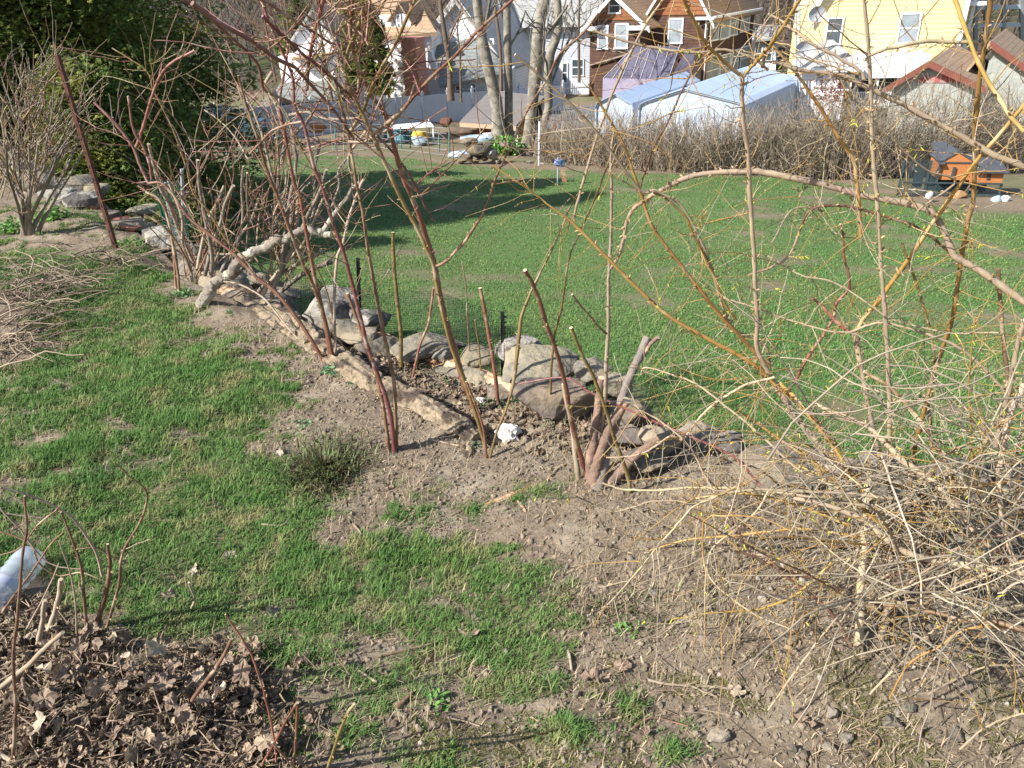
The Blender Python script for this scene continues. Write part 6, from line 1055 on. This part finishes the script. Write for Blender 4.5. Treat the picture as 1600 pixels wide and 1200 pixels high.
f.slab(mb, [(um, vr + .1), (um, vr - .15), (-.0 + .4, ve - s2 * .4 - .15), (.4, ve - s2 * .4 + .1)], .31, .37); f.slab(mb, [(um, vr + .095), (um, vr - .15), (u0 - .4, ve - s1 * .4 - .15), (u0 - .4, ve - s1 * .4 + .1)], .31, .365); mb.build('bargeboard', RTRIM, t)
fs = Fac(1507, 200, 31, 30, back=True); mb = MB(); fs.box(mb, .5, 2.4, -.2, ve - .35, .01, .04); mb.build('side_door', mat('shed_door', (.10, .16, .17), (.06, .09, .10)), t)
f = Fac(1640, 190, 31.5, 20, psi2=36); u0 = f.uv(1532, 150)[0]; um, vr = f.uv(1545, 66); ve = f.uv(1605, 138)[1]; t = thing('brown_roof_shed', f.O, 'shed with a big brown shingle roof cut by the right edge', 'shed'); ur = f.uv(1545, 66)[0]
sided('wall', t, f, [(u0, -1), (ur + 3.2, -1), (ur + 3.2, vr - 2.0), (ur, vr), (u0, vr - .3)], -5, 0, STU); mb = MB(); gable_roof(mb, f, ur - 1.2, ur + 3.2, vr - 2.0, vr + .1, -5.3, .3, .3, ur, .1); mb.build('roof', ROOF_B, t); mb = MB(); s2 = 2.0 / 3.2; f.slab(mb, [(ur, vr + .1), (ur, vr - .15), (ur + 3.6, vr - 2.25 - .15), (ur + 3.6, vr - 2.25 + .1)], .31, .37); mb.build('bargeboard', RTRIM, t)
# deck structure behind, right top
mb = MB(); a = W(1520, 60, 46); 
t = thing('rear_deck', a, 'grey timber deck frame behind the brown roofs at the top right', 'deck')
for px in (1524, 1540, 1568, 1596): q, r_ = W(px, 75, 46), W(px, -10, 46); mb = MB(); bar(mb, q, r_, np.array([.09, 0, 0]), np.array([0, .09, 0])); mb.build('post', mat('deck_grey_%d' % px, (.26, .28, .27)), t)
for py in (12, 40): mb = MB(); bar(mb, W(1515, py, 46), W(1620, py - 2, 46), np.array([0, 0, .1]), np.array([0, .08, 0])); mb.build('beam', TRIM, t)
# left white houses
f = Fac(541, 165, 46, 15); u0 = f.uv(467, 100)[0]; um, vr = f.uv(493, 12); ve = f.uv(541, 72)[1]; vl = f.uv(467, 60)[1]; t = thing('white_house', f.P(u0 / 2, 0), 'white house with a steep gable and wide tan roof with dormer', 'house'); BRW = mat('painted_brick', (.74, .74, .73), (.60, .58, .57), scale=4, rough=.8, bump=.3)
sided('wall', t, f, [(u0, -1), (0, -1), (0, ve), (um, vr), (u0, vl)], -4, 0, SID_W); f.window(t, (495, 30, 505, 52), GLASS)
mb = MB(); roofslab(mb, f.P(um, vr + .05, .3), f.P(.3, ve - .25, .3), f.P(.3, ve - .25, -4), f.P(um, vr + .05, -4)); roofslab(mb, f.P(um, vr + .053, .3), f.P(u0 - .3, vl - .2, .3), f.P(u0 - .3, vl - .2, -4), f.P(um, vr + .053, -4)); mb.build('gable_roof', ROOF_L, t)
mb = MB(); a, b, c, d = W(515, 66, 46.2), W(682, 50, 44.5), W(640, -22, 52), W(500, 0, 52); roofslab(mb, a, b, c, d, .2); mb.build('main_roof', ROOF_T, t)
fm = Fac(682, 170, 45.2, 6); mb = MB(); m0 = fm.uv(541, 100)[0]; fm.slab(mb, [(m0, -1), (0, -1), (0, fm.uv(682, 52)[1]), (m0, fm.uv(541, 66)[1])], -5, 0); mb.build('main_wall', SID_W, t)
fd = Fac(643, 53, 46.0, 20); d0 = fd.uv(613, 53)[0]; dv = fd.uv(643, 26)[1]; dm, dr_ = fd.uv(626, 5); mb = MB(); fd.slab(mb, [(d0, 0), (0, 0), (0, dv), (dm, dr_), (d0, dv)], -2.2, 0); mb.build('dormer_wall', SID_G, t); mb = MB(); gable_roof(mb, fd, d0, 0, dv, dr_ + .06, -3, .25, .2, dm, .07); mb.build('dormer_roof', ROOF_T, t); fd.window(t, (619, 22, 629, 50), CURT)
mb = MB(); fc = fd.shift(-.15); fc.pslab(mb, [(583, 26), (613, 24), (613, 54), (609, 53)], -1.5, 0); mb.build('dormer_cheek', SID_W, t)
fw = Fac(533, 190, 44, 12); mb = MB(); w0 = fw.uv(436, 100)[0]; fw.slab(mb, [(w0, -1), (0, -1), (0, fw.uv(533, 78)[1]), (w0, fw.uv(436, 88)[1])], -3, 0); mb.build('wing_wall', SID_W, t); mb = MB(); roofslab(mb, W(455, 92, 43.6), W(537, 80, 43.6), W(530, 72, 46), W(460, 74, 46), .1); mb.build('wing_roof', ROOF_T, t)
# garage in front, open
f = Fac(528, 200, 41, 10); u0 = f.uv(425, 170)[0]; vE = f.uv(480, 152)[1]; t = thing('open_garage', f.P(u0 / 2, 0), 'low garage with grey roof and dark open front before the white house', 'garage')
mb = MB(); roofslab(mb, W(418, 160, 40.6), W(532, 150, 40.6), W(528, 122, 44.5), W(438, 130, 44.5), .15); mb.build('roof', ROOF_G, t); mb = MB(); f.box(mb, u0, 0, -1, vE, -3.5, -3.3); f.box(mb, u0, u0 + .2, -1, vE, -3.28, -.1); f.box(mb, -.2, 0, -1, vE, -3.28, -.1); mb.build('walls', DARKM, t); mb = MB(); f.box(mb, u0 - .15, u0 + .25, -1, vE, -.09, .02); mb.build('door_frame', WHT, t)  # near-black walls carry the shade inside the open front as colour
f = Fac(437, 210, 39, 0); mb = MB(); f.pslab(mb, [(401, 166), (419, 148), (426, 166), (426, 215), (401, 215)], -1.5, 0); o = mb.build('garden_shed', mat('tan_boards', (.42, .38, .33), (.36, .33, .29), scale=3)); tag(o, 'small pale gabled shed left of the open garage', 'shed')
# chimney house right part
t = thing('white_gable_house', W(740, 160, 47), 'white house with a grey green lower roof and brick chimney', 'house')
f = Fac(792, 160, 47, 22); u0 = f.uv(664, 60)[0]; um, vr = f.uv(716, -8); ve = f.uv(792, 100)[1]; vl = f.uv(664, 62)[1]; mb = MB(); f.slab(mb, [(u0, -1), (0, -1), (0, ve), (um, vr), (u0, vl)], -6, 0); mb.build('wall', SID_W, t); f.window(t, (760, 60, 773, 80), GLASS); mb = MB(); roofslab(mb, f.P(um, vr + .05, .4), f.P(u0 - .4, vl - .3, .4), f.P(u0 - .4, vl - .3, -6), f.P(um, vr + .05, -6), .3); roofslab(mb, f.P(um, vr + .053, .4), f.P(.3, ve - .25, .4), f.P(.3, ve - .25, -6), f.P(um, vr + .053, -6), .3); mb.build('roof', mat('pale_roof_edge', (.55, .53, .50), (.42, .40, .38), scale=4), t)
f = Fac(796, 175, 43.2, 8); u0 = f.uv(688, 150)[0]; vE0 = f.uv(688, 133)[1]; vE1 = f.uv(796, 114)[1]; mb = MB(); f.slab(mb, [(u0, -1), (0, -1), (0, vE1), (u0, vE0)], -3, 0); mb.build('lower_wall', SID_G, t)
for r in [(711, 133, 722, 150), (735, 129, 745, 147), (760, 122, 770, 140)]: f.window(t, r, GLASS, fw=.06)
mb = MB(); roofslab(mb, W(686, 134, 42.8), W(800, 112, 42.8), W(745, 58, 46.8), W(668, 64, 46.8), .12); mb.build('lower_roof', ROOF_G, t); mb = MB(); f.pslab(mb, [(668, 66), (691, 134), (691, 170), (668, 170)], -.5, -.02); mb.build('end_wall', BRW, t)
f = Fac(640, 170, 44.2, 8); mb = MB(); f.pslab(mb, [(604, 100), (618, 76), (640, 92), (640, 180), (604, 180)], -3, 0); mb.build('brick_wall', BRW, t); 
CHM = mat('chimney_brick', (.56, .25, .18), (.38, .16, .12), scale=6, rough=.9, bump=.5, lines=.075, linec=(.40, .26, .22), c3=(.52, .46, .43), s3=1.6, edge3=(.6, .66)); f = Fac(658, 170, 42.2, 32); c0_ = f.uv(629, 100)[0]; fvt = f.uv(640, 64)[1]; mb = MB(); f.box(mb, c0_, 0, -1, fvt, -.75, 0); ch = mb.build('chimney', CHM, t); mb = MB(); f.box(mb, c0_ - .06, .06, fvt + .002, fvt + .15, -.81, .06); mb.build('cap', CHM, ch)
# grey white house behind the trunks
f = Fac(928, 160, 52, 8); u0 = f.uv(778, 100)[0]; vE = f.uv(850, 38)[1]; t = thing('grey_house', f.P(u0 / 2, 0), 'pale grey sided house behind the grey trunks', 'house'); mb = MB(); f.box(mb, u0, 0, -1, vE, -7, 0); mb.build('wall', SID_G, t)
for r in [(808, 58, 817, 78), (812, 112, 821, 132), (878, 98, 887, 129), (835, 60, 843, 82), (893, 92, 912, 118)]: f.window(t, r, GLASS, fw=.06)
mb = MB(); roofslab(mb, f.P(u0 - .4, vE - .15, .5), f.P(.4, vE - .15, .5), f.P(.4, vE + 3, -3.5), f.P(u0 - .4, vE + 3, -3.5), .15); mb.build('roof', ROOF_L, t)
fp = f.shift(1.2); mb = MB(); pa, pb = fp.uv(892, 122)[0], fp.uv(917, 122)[0]; pv = fp.uv(900, 124)[1]; fp.box(mb, pa, pb, pv, pv + .08, -.1, 0); 
for k in range(9): x_ = pa + (pb - pa) * k / 8; fp.box(mb, x_, x_ + .04, pv - .9, pv - .01, -.08, -.03)
mb.build('porch_railing', WHT, t)
f = Fac(1212, 130, 62, 20); mb = MB(); f.pslab(mb, [(1176, 60), (1212, 58), (1212, 130), (1176, 130)], -5, 0); t = thing('far_white_house', f.O, 'white house far behind, seen between the brown and the yellow house', 'house'); mb.build('wall', SID_W, t); f.window(t, (1180, 72, 1190, 95), GLASS); f.window(t, (1196, 70, 1206, 95), GLASS); mb = MB(); roofslab(mb, f.P(*f.uv(1170, 62), .5), f.P(*f.uv(1216, 58), .5), f.P(*f.uv(1216, 42), -3), f.P(*f.uv(1172, 45), -3), .15); mb.build('roof', ROOF_L, t)
f = Fac(460, 80, 75, 0); mb = MB(); f.pslab(mb, [(412, 62), (462, 60), (462, 95), (412, 95)], -5, 0); tag(mb.build('far_shed', ROOF_L), 'pale grey building on the slope at the upper left', 'building')
# ------------------------------------------------------------------ white fence
FEN = mat('vinyl_fence', (.46, .49, .54), (.41, .44, .49), scale=.8, rough=.45, stretch=(4, 4, .3)); A = W(350, 236, 36.0); B = W(880, 186, 45.5); t = thing('vinyl_fence', A, 'tall white vinyl panel fence behind the back yard', 'fence'); n_ = 13; d = (B - A) / n_; un = d / np.linalg.norm(d); nn = np.array([un[1], -un[0], 0]); nn /= np.linalg.norm(nn)  # white vinyl; the shade over it is put into the grey-blue colour
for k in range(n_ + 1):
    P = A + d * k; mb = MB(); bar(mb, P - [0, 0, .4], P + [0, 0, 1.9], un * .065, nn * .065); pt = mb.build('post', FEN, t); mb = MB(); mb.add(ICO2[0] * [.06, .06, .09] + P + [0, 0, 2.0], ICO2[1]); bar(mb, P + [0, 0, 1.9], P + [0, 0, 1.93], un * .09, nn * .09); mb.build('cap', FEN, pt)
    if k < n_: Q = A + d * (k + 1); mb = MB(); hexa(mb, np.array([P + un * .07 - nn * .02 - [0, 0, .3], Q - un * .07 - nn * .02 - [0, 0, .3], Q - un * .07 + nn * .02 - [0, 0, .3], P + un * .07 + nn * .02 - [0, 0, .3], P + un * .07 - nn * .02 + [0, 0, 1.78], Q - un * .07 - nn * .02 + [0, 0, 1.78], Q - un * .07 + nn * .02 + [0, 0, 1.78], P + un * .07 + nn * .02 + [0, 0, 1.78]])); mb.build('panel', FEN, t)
# driveway
PAVE = mat('asphalt', (.19, .19, .19), (.14, .14, .145), scale=2, rough=.9); mb = MB(); q = [W(845, 200, 38), W(945, 200, 38), W(960, 160, 47), W(860, 160, 47)]
G4 = []
for i in range(9):
    for j in range(9): a = q[0] + (q[3] - q[0]) * j / 8; b = q[1] + (q[2] - q[1]) * j / 8; P = a + (b - a) * i / 8; P[2] = float(h_low(P[0], P[1])) + .05; G4.append(P)
mb.add(G4, np.array([[i * 9 + j, (i + 1) * 9 + j, (i + 1) * 9 + j + 1, i * 9 + j + 1] for i in range(8) for j in range(8)])); tag(mb.build('driveway', PAVE), kind='structure')
# ------------------------------------------------------------------ low shed by the trunks
f = Fac(806, 232, 28.6, 18); t = thing('low_shed', f.O, 'low open shed with a flat brown roof behind the grey trunks', 'shed'); SHR = mat('felt_roof', (.20, .175, .16), (.155, .14, .13), scale=2, rough=.9); REDW = mat('red_brown_boards', (.20, .065, .04), (.15, .05, .03), scale=4)
a, b, c, d = W(718, 190, 28.9), W(806, 196, 27.8), W(852, 150, 31.3), W(766, 146, 33); mb = MB(); roofslab(mb, a, b, c, d, .10); mb.build('roof', SHR, t); mb = MB(); bar(mb, a + [0, -.03, -.1], b + [0, -.03, -.1], np.array([0, 0, .07]), np.array([0, .02, 0])); mb.build('fascia', mat('fascia_wood', (.46, .33, .22)), t)
gz = np.array([0, 0, 1.0]); mb = MB(); aa, bb = a + (b - a) * .30 + [0, .5, 0], b + [0, .5, 0]; hexa(mb, np.array([aa - gz * 1.5, bb - gz * 1.5, bb - gz * 1.5 + [0, .08, 0], aa - gz * 1.5 + [0, .08, 0], aa - gz * .16, bb - gz * .16, bb - gz * .16 + [0, .08, 0], aa - gz * .16 + [0, .08, 0]])); mb.build('front_boards', REDW, t)
for k, s_ in enumerate((.05, .5, .98)): mb = MB(); P = b + (c - b) * s_ + [-.05, 0, -.12]; bar(mb, P - gz * 1.7, P, np.array([.05, 0, 0]), np.array([0, .05, 0])); mb.build('post', WHT, t)
ORD = mat('orange_door', (.46, .20, .07), (.36, .15, .05), scale=5)
for k, s_ in enumerate((.12, .42)):
    mb = MB(); P = b + (c - b) * s_ + [-.12, 0, -.25]; Q = b + (c - b) * (s_ + .22) + [-.12, 0, -.25]; hexa(mb, np.array([P - gz * 1.35, Q - gz * 1.35, Q - gz * 1.35 + [-.05, 0, 0], P - gz * 1.35 + [-.05, 0, 0], P, Q, Q + [-.05, 0, 0], P + [-.05, 0, 0]])); mb.build('door', ORD, t)
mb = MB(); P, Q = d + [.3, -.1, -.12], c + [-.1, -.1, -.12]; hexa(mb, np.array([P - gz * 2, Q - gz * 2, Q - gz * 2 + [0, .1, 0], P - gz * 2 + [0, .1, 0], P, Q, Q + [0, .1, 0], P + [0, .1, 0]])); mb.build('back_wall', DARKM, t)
# boulders, tarp bundle, bucket at the trunk feet
for i, (px, py, w, h, m) in enumerate([(723, 248, 22, 16, S2), (742, 249, 20, 14, S2), (768, 240, 24, 18, S3), (752, 231, 34, 20, S2), (732, 222, 26, 16, S2), (776, 252, 18, 10, S3), (758, 247, 12, 12, S2), (828, 254, 8, 6, S3), (848, 257, 8, 6, S3), (855, 257, 6, 5, S3), (790, 226, 16, 10, S2), (1005, 258, 14, 7, S3)]):
    stone(px, py, w, h, m, ['leftmost round boulder at the lawn end', 'second round boulder at the lawn end', 'tall pale boulder below the tarp bundle', 'big tan rock under the blue striped tarp', 'tan rock left under the blue striped tarp', 'flat pale stone before the boulders', 'dark gap stone between the boulders', 'small white stone below the thick trunk', 'small white stone left of the white pole foot', 'tiny white stone right of the white pole foot', 'stone at the foot of the slim trunk', 'flat stone under the hedge'][i], 'boulders at the end of the lawn', Yset=float(GL(px, 256)[1]) + .1, seed=300 + i, name='boulder')
TARP = mat('striped_tarp', (.55, .62, .70), (.12, .20, .28), scale=3, rough=.5, stretch=(1, 1, 9))
def lump(name, px, py, w, h, Y, m, label, cat, seed=0, rough=.12, depth=.6):
    c = W(px, py, Y); k = Y / FPX; V, F = stone_geo(np.random.default_rng(seed), (w * k, w * k * depth, h * k), cuts=9, rough=rough); mb = MB(); mb.add(V + c, F); return tag(mb.build(name, m, None, True), label, cat)
lump('tarp_bundle', 742, 217, 48, 13, 24.6, TARP, 'blue and white striped tarp bundle lying on the tan rock', 'tarp', 1); lump('tarp_bundle', 723, 240, 34, 12, 24.2, TARP, 'lower blue striped tarp fold left of the boulders', 'tarp', 2); lump('bucket_lid', 762, 212, 12, 10, 25.6, WHT, 'white bucket standing by the low shed front', 'bucket', 3, .02); lump('planter_box', 768, 218, 26, 8, 25.5, WHT, 'white box behind the striped tarp', 'box', 4, .02); lump('rusty_barrel', 696, 192, 15, 15, 33, RUST_M, 'rusty barrel lying left of the low shed roof', 'barrel', 5, .03); lump('rusty_barrel', 494, 200, 22, 14, 34, mat('rust_orange', (.36, .13, .05), (.24, .09, .04), scale=6), 'orange rusty drum lying behind the middle canes', 'barrel', 6, .03)
lump('woodpile', 728, 207, 52, 16, 31, TRUNK_M, 'dark pile of wood left of the low shed', 'woodpile', 7, .25); lump('dirt_heap', 672, 251, 70, 10, 26, CHIP_M, 'low heap of brown wood chips at the lawn end', 'heap', 8, .2)
g = GL(790, 232); herb('bush', 790, 232, 1, 1, 2, .01, IVY_M, 'x')
bpy.data.objects.remove(bpy.data.objects['bush']); c = W(789, 236, 24.3); n = 900; V = RNG.normal(0, 1, (n, 3)) * [.24, .2, .17] + c + [0, 0, .1]; mb = MB(); scatter(mb, RV, RF, V, rotm(n), RNG.uniform(.06, .11, n)); tag(mb.build('green_bush', GREEN_M), 'small green leafy bush at the foot of the trunks', 'bush')
# white folding table with things, green posts, wire fence
t = thing('folding_table', W(648, 212, 31), 'white table frame with tarps in the back yard before the vinyl fence', 'table'); mb = MB(); roofslab(mb, W(612, 200, 31), W(677, 196, 30.5), W(672, 190, 33), W(615, 192, 33), .05); mb.build('table_top', WHT, t)
for px, py, Y in ((678, 228, 30.5), (614, 226, 31), (671, 215, 33)): mb = MB(); P = W(px, py, Y); tube(mb, [P, W(px - 1, py - 30, Y)], .035, 6); mb.build('leg', WHT, t)
lump('blue_tarp', 626, 212, 26, 24, 31.5, mat('blue_tarp', (.03, .12, .17), (.05, .17, .22), scale=3, rough=.5), 'dark teal tarp heap at the left of the white table', 'tarp', 9, .15); lump('yellow_bundle', 657, 211, 20, 14, 30.3, mat('yellow_bag', (.60, .40, .05), (.5, .3, .05), scale=4), 'yellow bundle on the things by the white table', 'bag', 10, .2); lump('grey_bundle', 657, 221, 26, 14, 30.1, mat('grey_bag', (.30, .36, .40), (.22, .27, .32), scale=4), 'grey blue bag under the yellow bundle', 'bag', 11, .15); lump('dark_bin', 592, 208, 22, 26, 33, DARKM, 'dark bin left of the teal tarp', 'bin', 12, .03)
GP = mat('green_post', (.10, .22, .17), (.08, .17, .13)); 
for k, (px, y0, y1) in enumerate([(686, 236, 205), (702, 238, 205), (626, 230, 198), (641, 229, 198), (524, 232, 196), (435, 238, 190), (403, 240, 190), (355, 243, 205)]):
    g = GL(px, y0); mb = MB(); tube(mb, [g, W(px, y1, g[1])], .03, 6); tag(mb.build('fence_stake', GP), ['right green stake left of the boulders, second from the trunks', 'green stake nearest the boulders', 'green stake before the teal tarp', 'green stake under the white table', 'stake behind the middle canes', 'thin stake right of the blue car wheel', 'stake at the rear of the blue car', 'stake before the blue car'][k], 'stake', 'stakes of the wire fence')
t = thing('wire_fence', GL(600, 236), 'faint wire fence along the far edge of the lawn', 'fence')
mb = MB()
for q in range(6):
    P = [GL(px, py - 5) + [0, 0, .1 + q * .16] for px, py in [(340, 249), (420, 246), (520, 240), (600, 240), (700, 252)]]; tube(mb, catmull(P, 6), .004, 3, cap=False)
mb.build('wires', TRIM, t)
g = GL(842, 258); mb = MB(); tube(mb, [g, W(843, 190, g[1])], .025, 8); tag(mb.build('pole', WHT), 'thin white pole standing right of the thick grey trunk', 'pole'); g = GL(882, 284); mb = MB(); bar(mb, g, W(879, 266, g[1]), np.array([.05, 0, 0]), np.array([0, .03, 0])); tag(mb.build('wooden_stake', ORW_M), 'short wooden stake in the far edge of the lawn', 'stake'); g = GL(871, 290); mb = MB(); tube(mb, [g, W(872, 246, g[1])], .015, 6); tag(mb.build('metal_rod', TRIM), 'thin rod holding a blue bundle at the lawn edge', 'rod'); lump('blue_bundle', 876, 254, 14, 12, float(g[1]), mat('blue_cloth', (.10, .16, .34), (.2, .25, .4), scale=12), 'crumpled blue bundle on a rod at the lawn edge', 'bundle', 13, .3)
# ------------------------------------------------------------------ blue car
CARP = mat('car_paint', (.012, .05, .085), (.015, .06, .10), scale=1, rough=.25, spec=.7, coat=.6); g = GL(352, 241); Yc = 31.0; o = W(402, 232, Yc); t = thing('parked_car', o, 'dark blue car parked behind the evergreens', 'car')
prof = [(-4.3, .35), (-4.3, .75), (-3.7, .88), (-3.1, 1.35), (-1.7, 1.4), (-.95, .95), (-.1, .85), (0, .6), (0, .32), (-4.3, .32)]
fcar = Fac(402, 232, Yc, 5); fcar.O = o; mb = MB(); fcar.slab(mb, prof, -1.6, 0); o_ = mb.build('body', CARP, t); mod = o_.modifiers.new('bev', 'BEVEL'); mod.width = .08; mod.segments = 3
mb = MB(); fcar.slab(mb, [(-3.55, .92), (-3.05, 1.28), (-1.78, 1.32), (-1.15, .95)], .005, .015); mb.build('side_window', GLASS, t)
for u_ in (-.85, -3.5):
    mb = MB(); tube(mb, [fcar.P(u_, .32, -.15), fcar.P(u_, .32, .03)], .33, 24); w_ = mb.build('wheel', BLK_M, t); mb = MB(); tube(mb, [fcar.P(u_, .32, .02), fcar.P(u_, .32, .045)], .2, 20); mb.build('rim', GALV_M, w_)
# ------------------------------------------------------------------ chicken coop and run
COP = mat('coop_orange', (.48, .19, .065), (.40, .15, .05), scale=4, rough=.7); COR = mat('coop_roof', (.055, .06, .07), (.08, .085, .095), scale=8, rough=.8)
Y = float(GL(1520, 309)[1]); f = Fac(1583, 306, Y, 12); t = thing('chicken_coop', f.P(-.7, 0), 'orange wooden chicken coop with black roofs and a dark wire run', 'coop')
def fp(*pl): return [f.uv(a, b) for a, b in pl]
a0, a1 = f.uv(1469, 262)[0], f.uv(1520, 262)[0]; vb = f.uv(1480, 281)[1]; ve = f.uv(1470, 250)[1]; um, vr = f.uv(1497, 238); mb = MB(); f.slab(mb, [(a0, vb), (a1, vb), (a1, ve), (um, vr), (a0, ve)], -.7, 0); mb.build('house', COP, t)
mb = MB(); gable_roof(mb, f, a0, a1, ve, vr + .03, -.7, .02, .05, um, .03); mb.build('roof', COR, t); b1 = f.uv(1566, 280)[0]; vt = f.uv(1540, 268)[1]; mb = MB(); f.box(mb, a1 + .002, b1, vb - .04, vt, -.75, .02); mb.build('nest_box', COP, t); mb = MB(); roofslab(mb, f.P(a1 + .04, vt + .02, .12), f.P(b1 + .05, vt + .01, .12), f.P(b1 + .0, vt + .22, -.6), f.P(a1 + .04, vt + .23, -.6), .03); mb.build('nest_roof', COR, t)
for px in (1491, 1548): mb = MB(); u_, v_ = f.uv(px, 262); f.box(mb, u_ - .03, u_ + .03, vb + .02, vb + .26 if px < 1500 else vt - .04, .022, .035); mb.build('vent', DARKM, t)
mb = MB(); f.box(mb, a0, a1, vb + .335, vb + .36, .003, .02); mb.build('trim', COR, t)
RUN = mat('run_mesh', (.03, .045, .05), (.05, .07, .075)); c0_ = f.uv(1402, 300)[0]; vt2 = f.uv(1440, 250)[1]
for u_ in (c0_, c0_ + .5, a0 - .02, a1, b1): mb = MB(); bar(mb, f.P(u_, -.15, .04), f.P(u_, vt2 if u_ < a0 else vb - .05, .04), f.u * .018, f.n * .018); mb.build('run_post', RUN, t)
for vv in (.02, vb - .05): mb = MB(); bar(mb, f.P(c0_, vv, .06), f.P(b1, vv, .06), np.array([0, 0, .015]), f.n * .015); mb.build('run_rail', RUN, t)
mb = MB()
for k in range(34): u_ = c0_ + (a0 - c0_) * k / 33; tube(mb, [f.P(u_, 0, .03), f.P(u_, vt2, .03)], .004, 3, cap=False)
for k in range(26): v_ = vt2 * k / 25; tube(mb, [f.P(c0_, v_, .03), f.P(a0, v_, .03)], .004, 3, cap=False)
for k in range(50): u_ = a0 + (b1 - a0) * k / 49; tube(mb, [f.P(u_, 0, .03), f.P(u_, vb - .05, .03)], .004, 3, cap=False)
mb.build('wire_mesh', RUN, t); mb = MB(); f.box(mb, a0, b1, -.1, vb - .06, -.72, -.70); f.box(mb, c0_ + .5, a0 - .01, -.1, vt2 * .6, -.9, -.88); mb.build('back_screen', mat('shade_cloth', (.02, .04, .045), (.03, .055, .06)), t); mb = MB(); roofslab(mb, f.P(c0_ + .75, vt2 - .05, .1), f.P(a0 - .06, vt2 - .05, .1), f.P(a0 - .06, vt2 + .22, -.7), f.P(c0_ + .95, vt2 + .22, -.7), .03); mb.build('run_roof', COR, t)
lump('hen', 1499, 304, 18, 15, Y - .05, mat('hen_brown', (.38, .22, .10), (.28, .16, .08), scale=20), 'brown hen standing under the orange coop', 'hen', 14, .1)
lump('feed_bag', 1452, 305, 14, 13, Y - .4, mat('lilac_bag', (.55, .50, .55), (.3, .28, .32), scale=15), 'pale crumpled bag left of the hen', 'bag', 15, .2); lump('white_pot', 1557, 312, 13, 12, Y - .5, mat('pot_white', (.55, .62, .62), (.3, .38, .40), scale=15), 'left of two white pots right of the coop run', 'pot', 16, .15); lump('white_pot', 1571, 311, 13, 13, Y - .5, WHT, 'right of two white pots right of the coop run', 'pot', 17, .15)
g = GL(1310, 160); c = W(1297, 148, 38.5); n = 500; V = RNG.normal(0, 1, (n, 3)) * [.4, .3, .35] + c; mb = MB(); scatter(mb, RV, RF, V, rotm(n), RNG.uniform(.06, .14, n)); tag(mb.build('red_bush', mat('red_leaves', (.20, .05, .04), (.12, .06, .04), island=.4)), 'dark red bush before the white annex', 'bush')
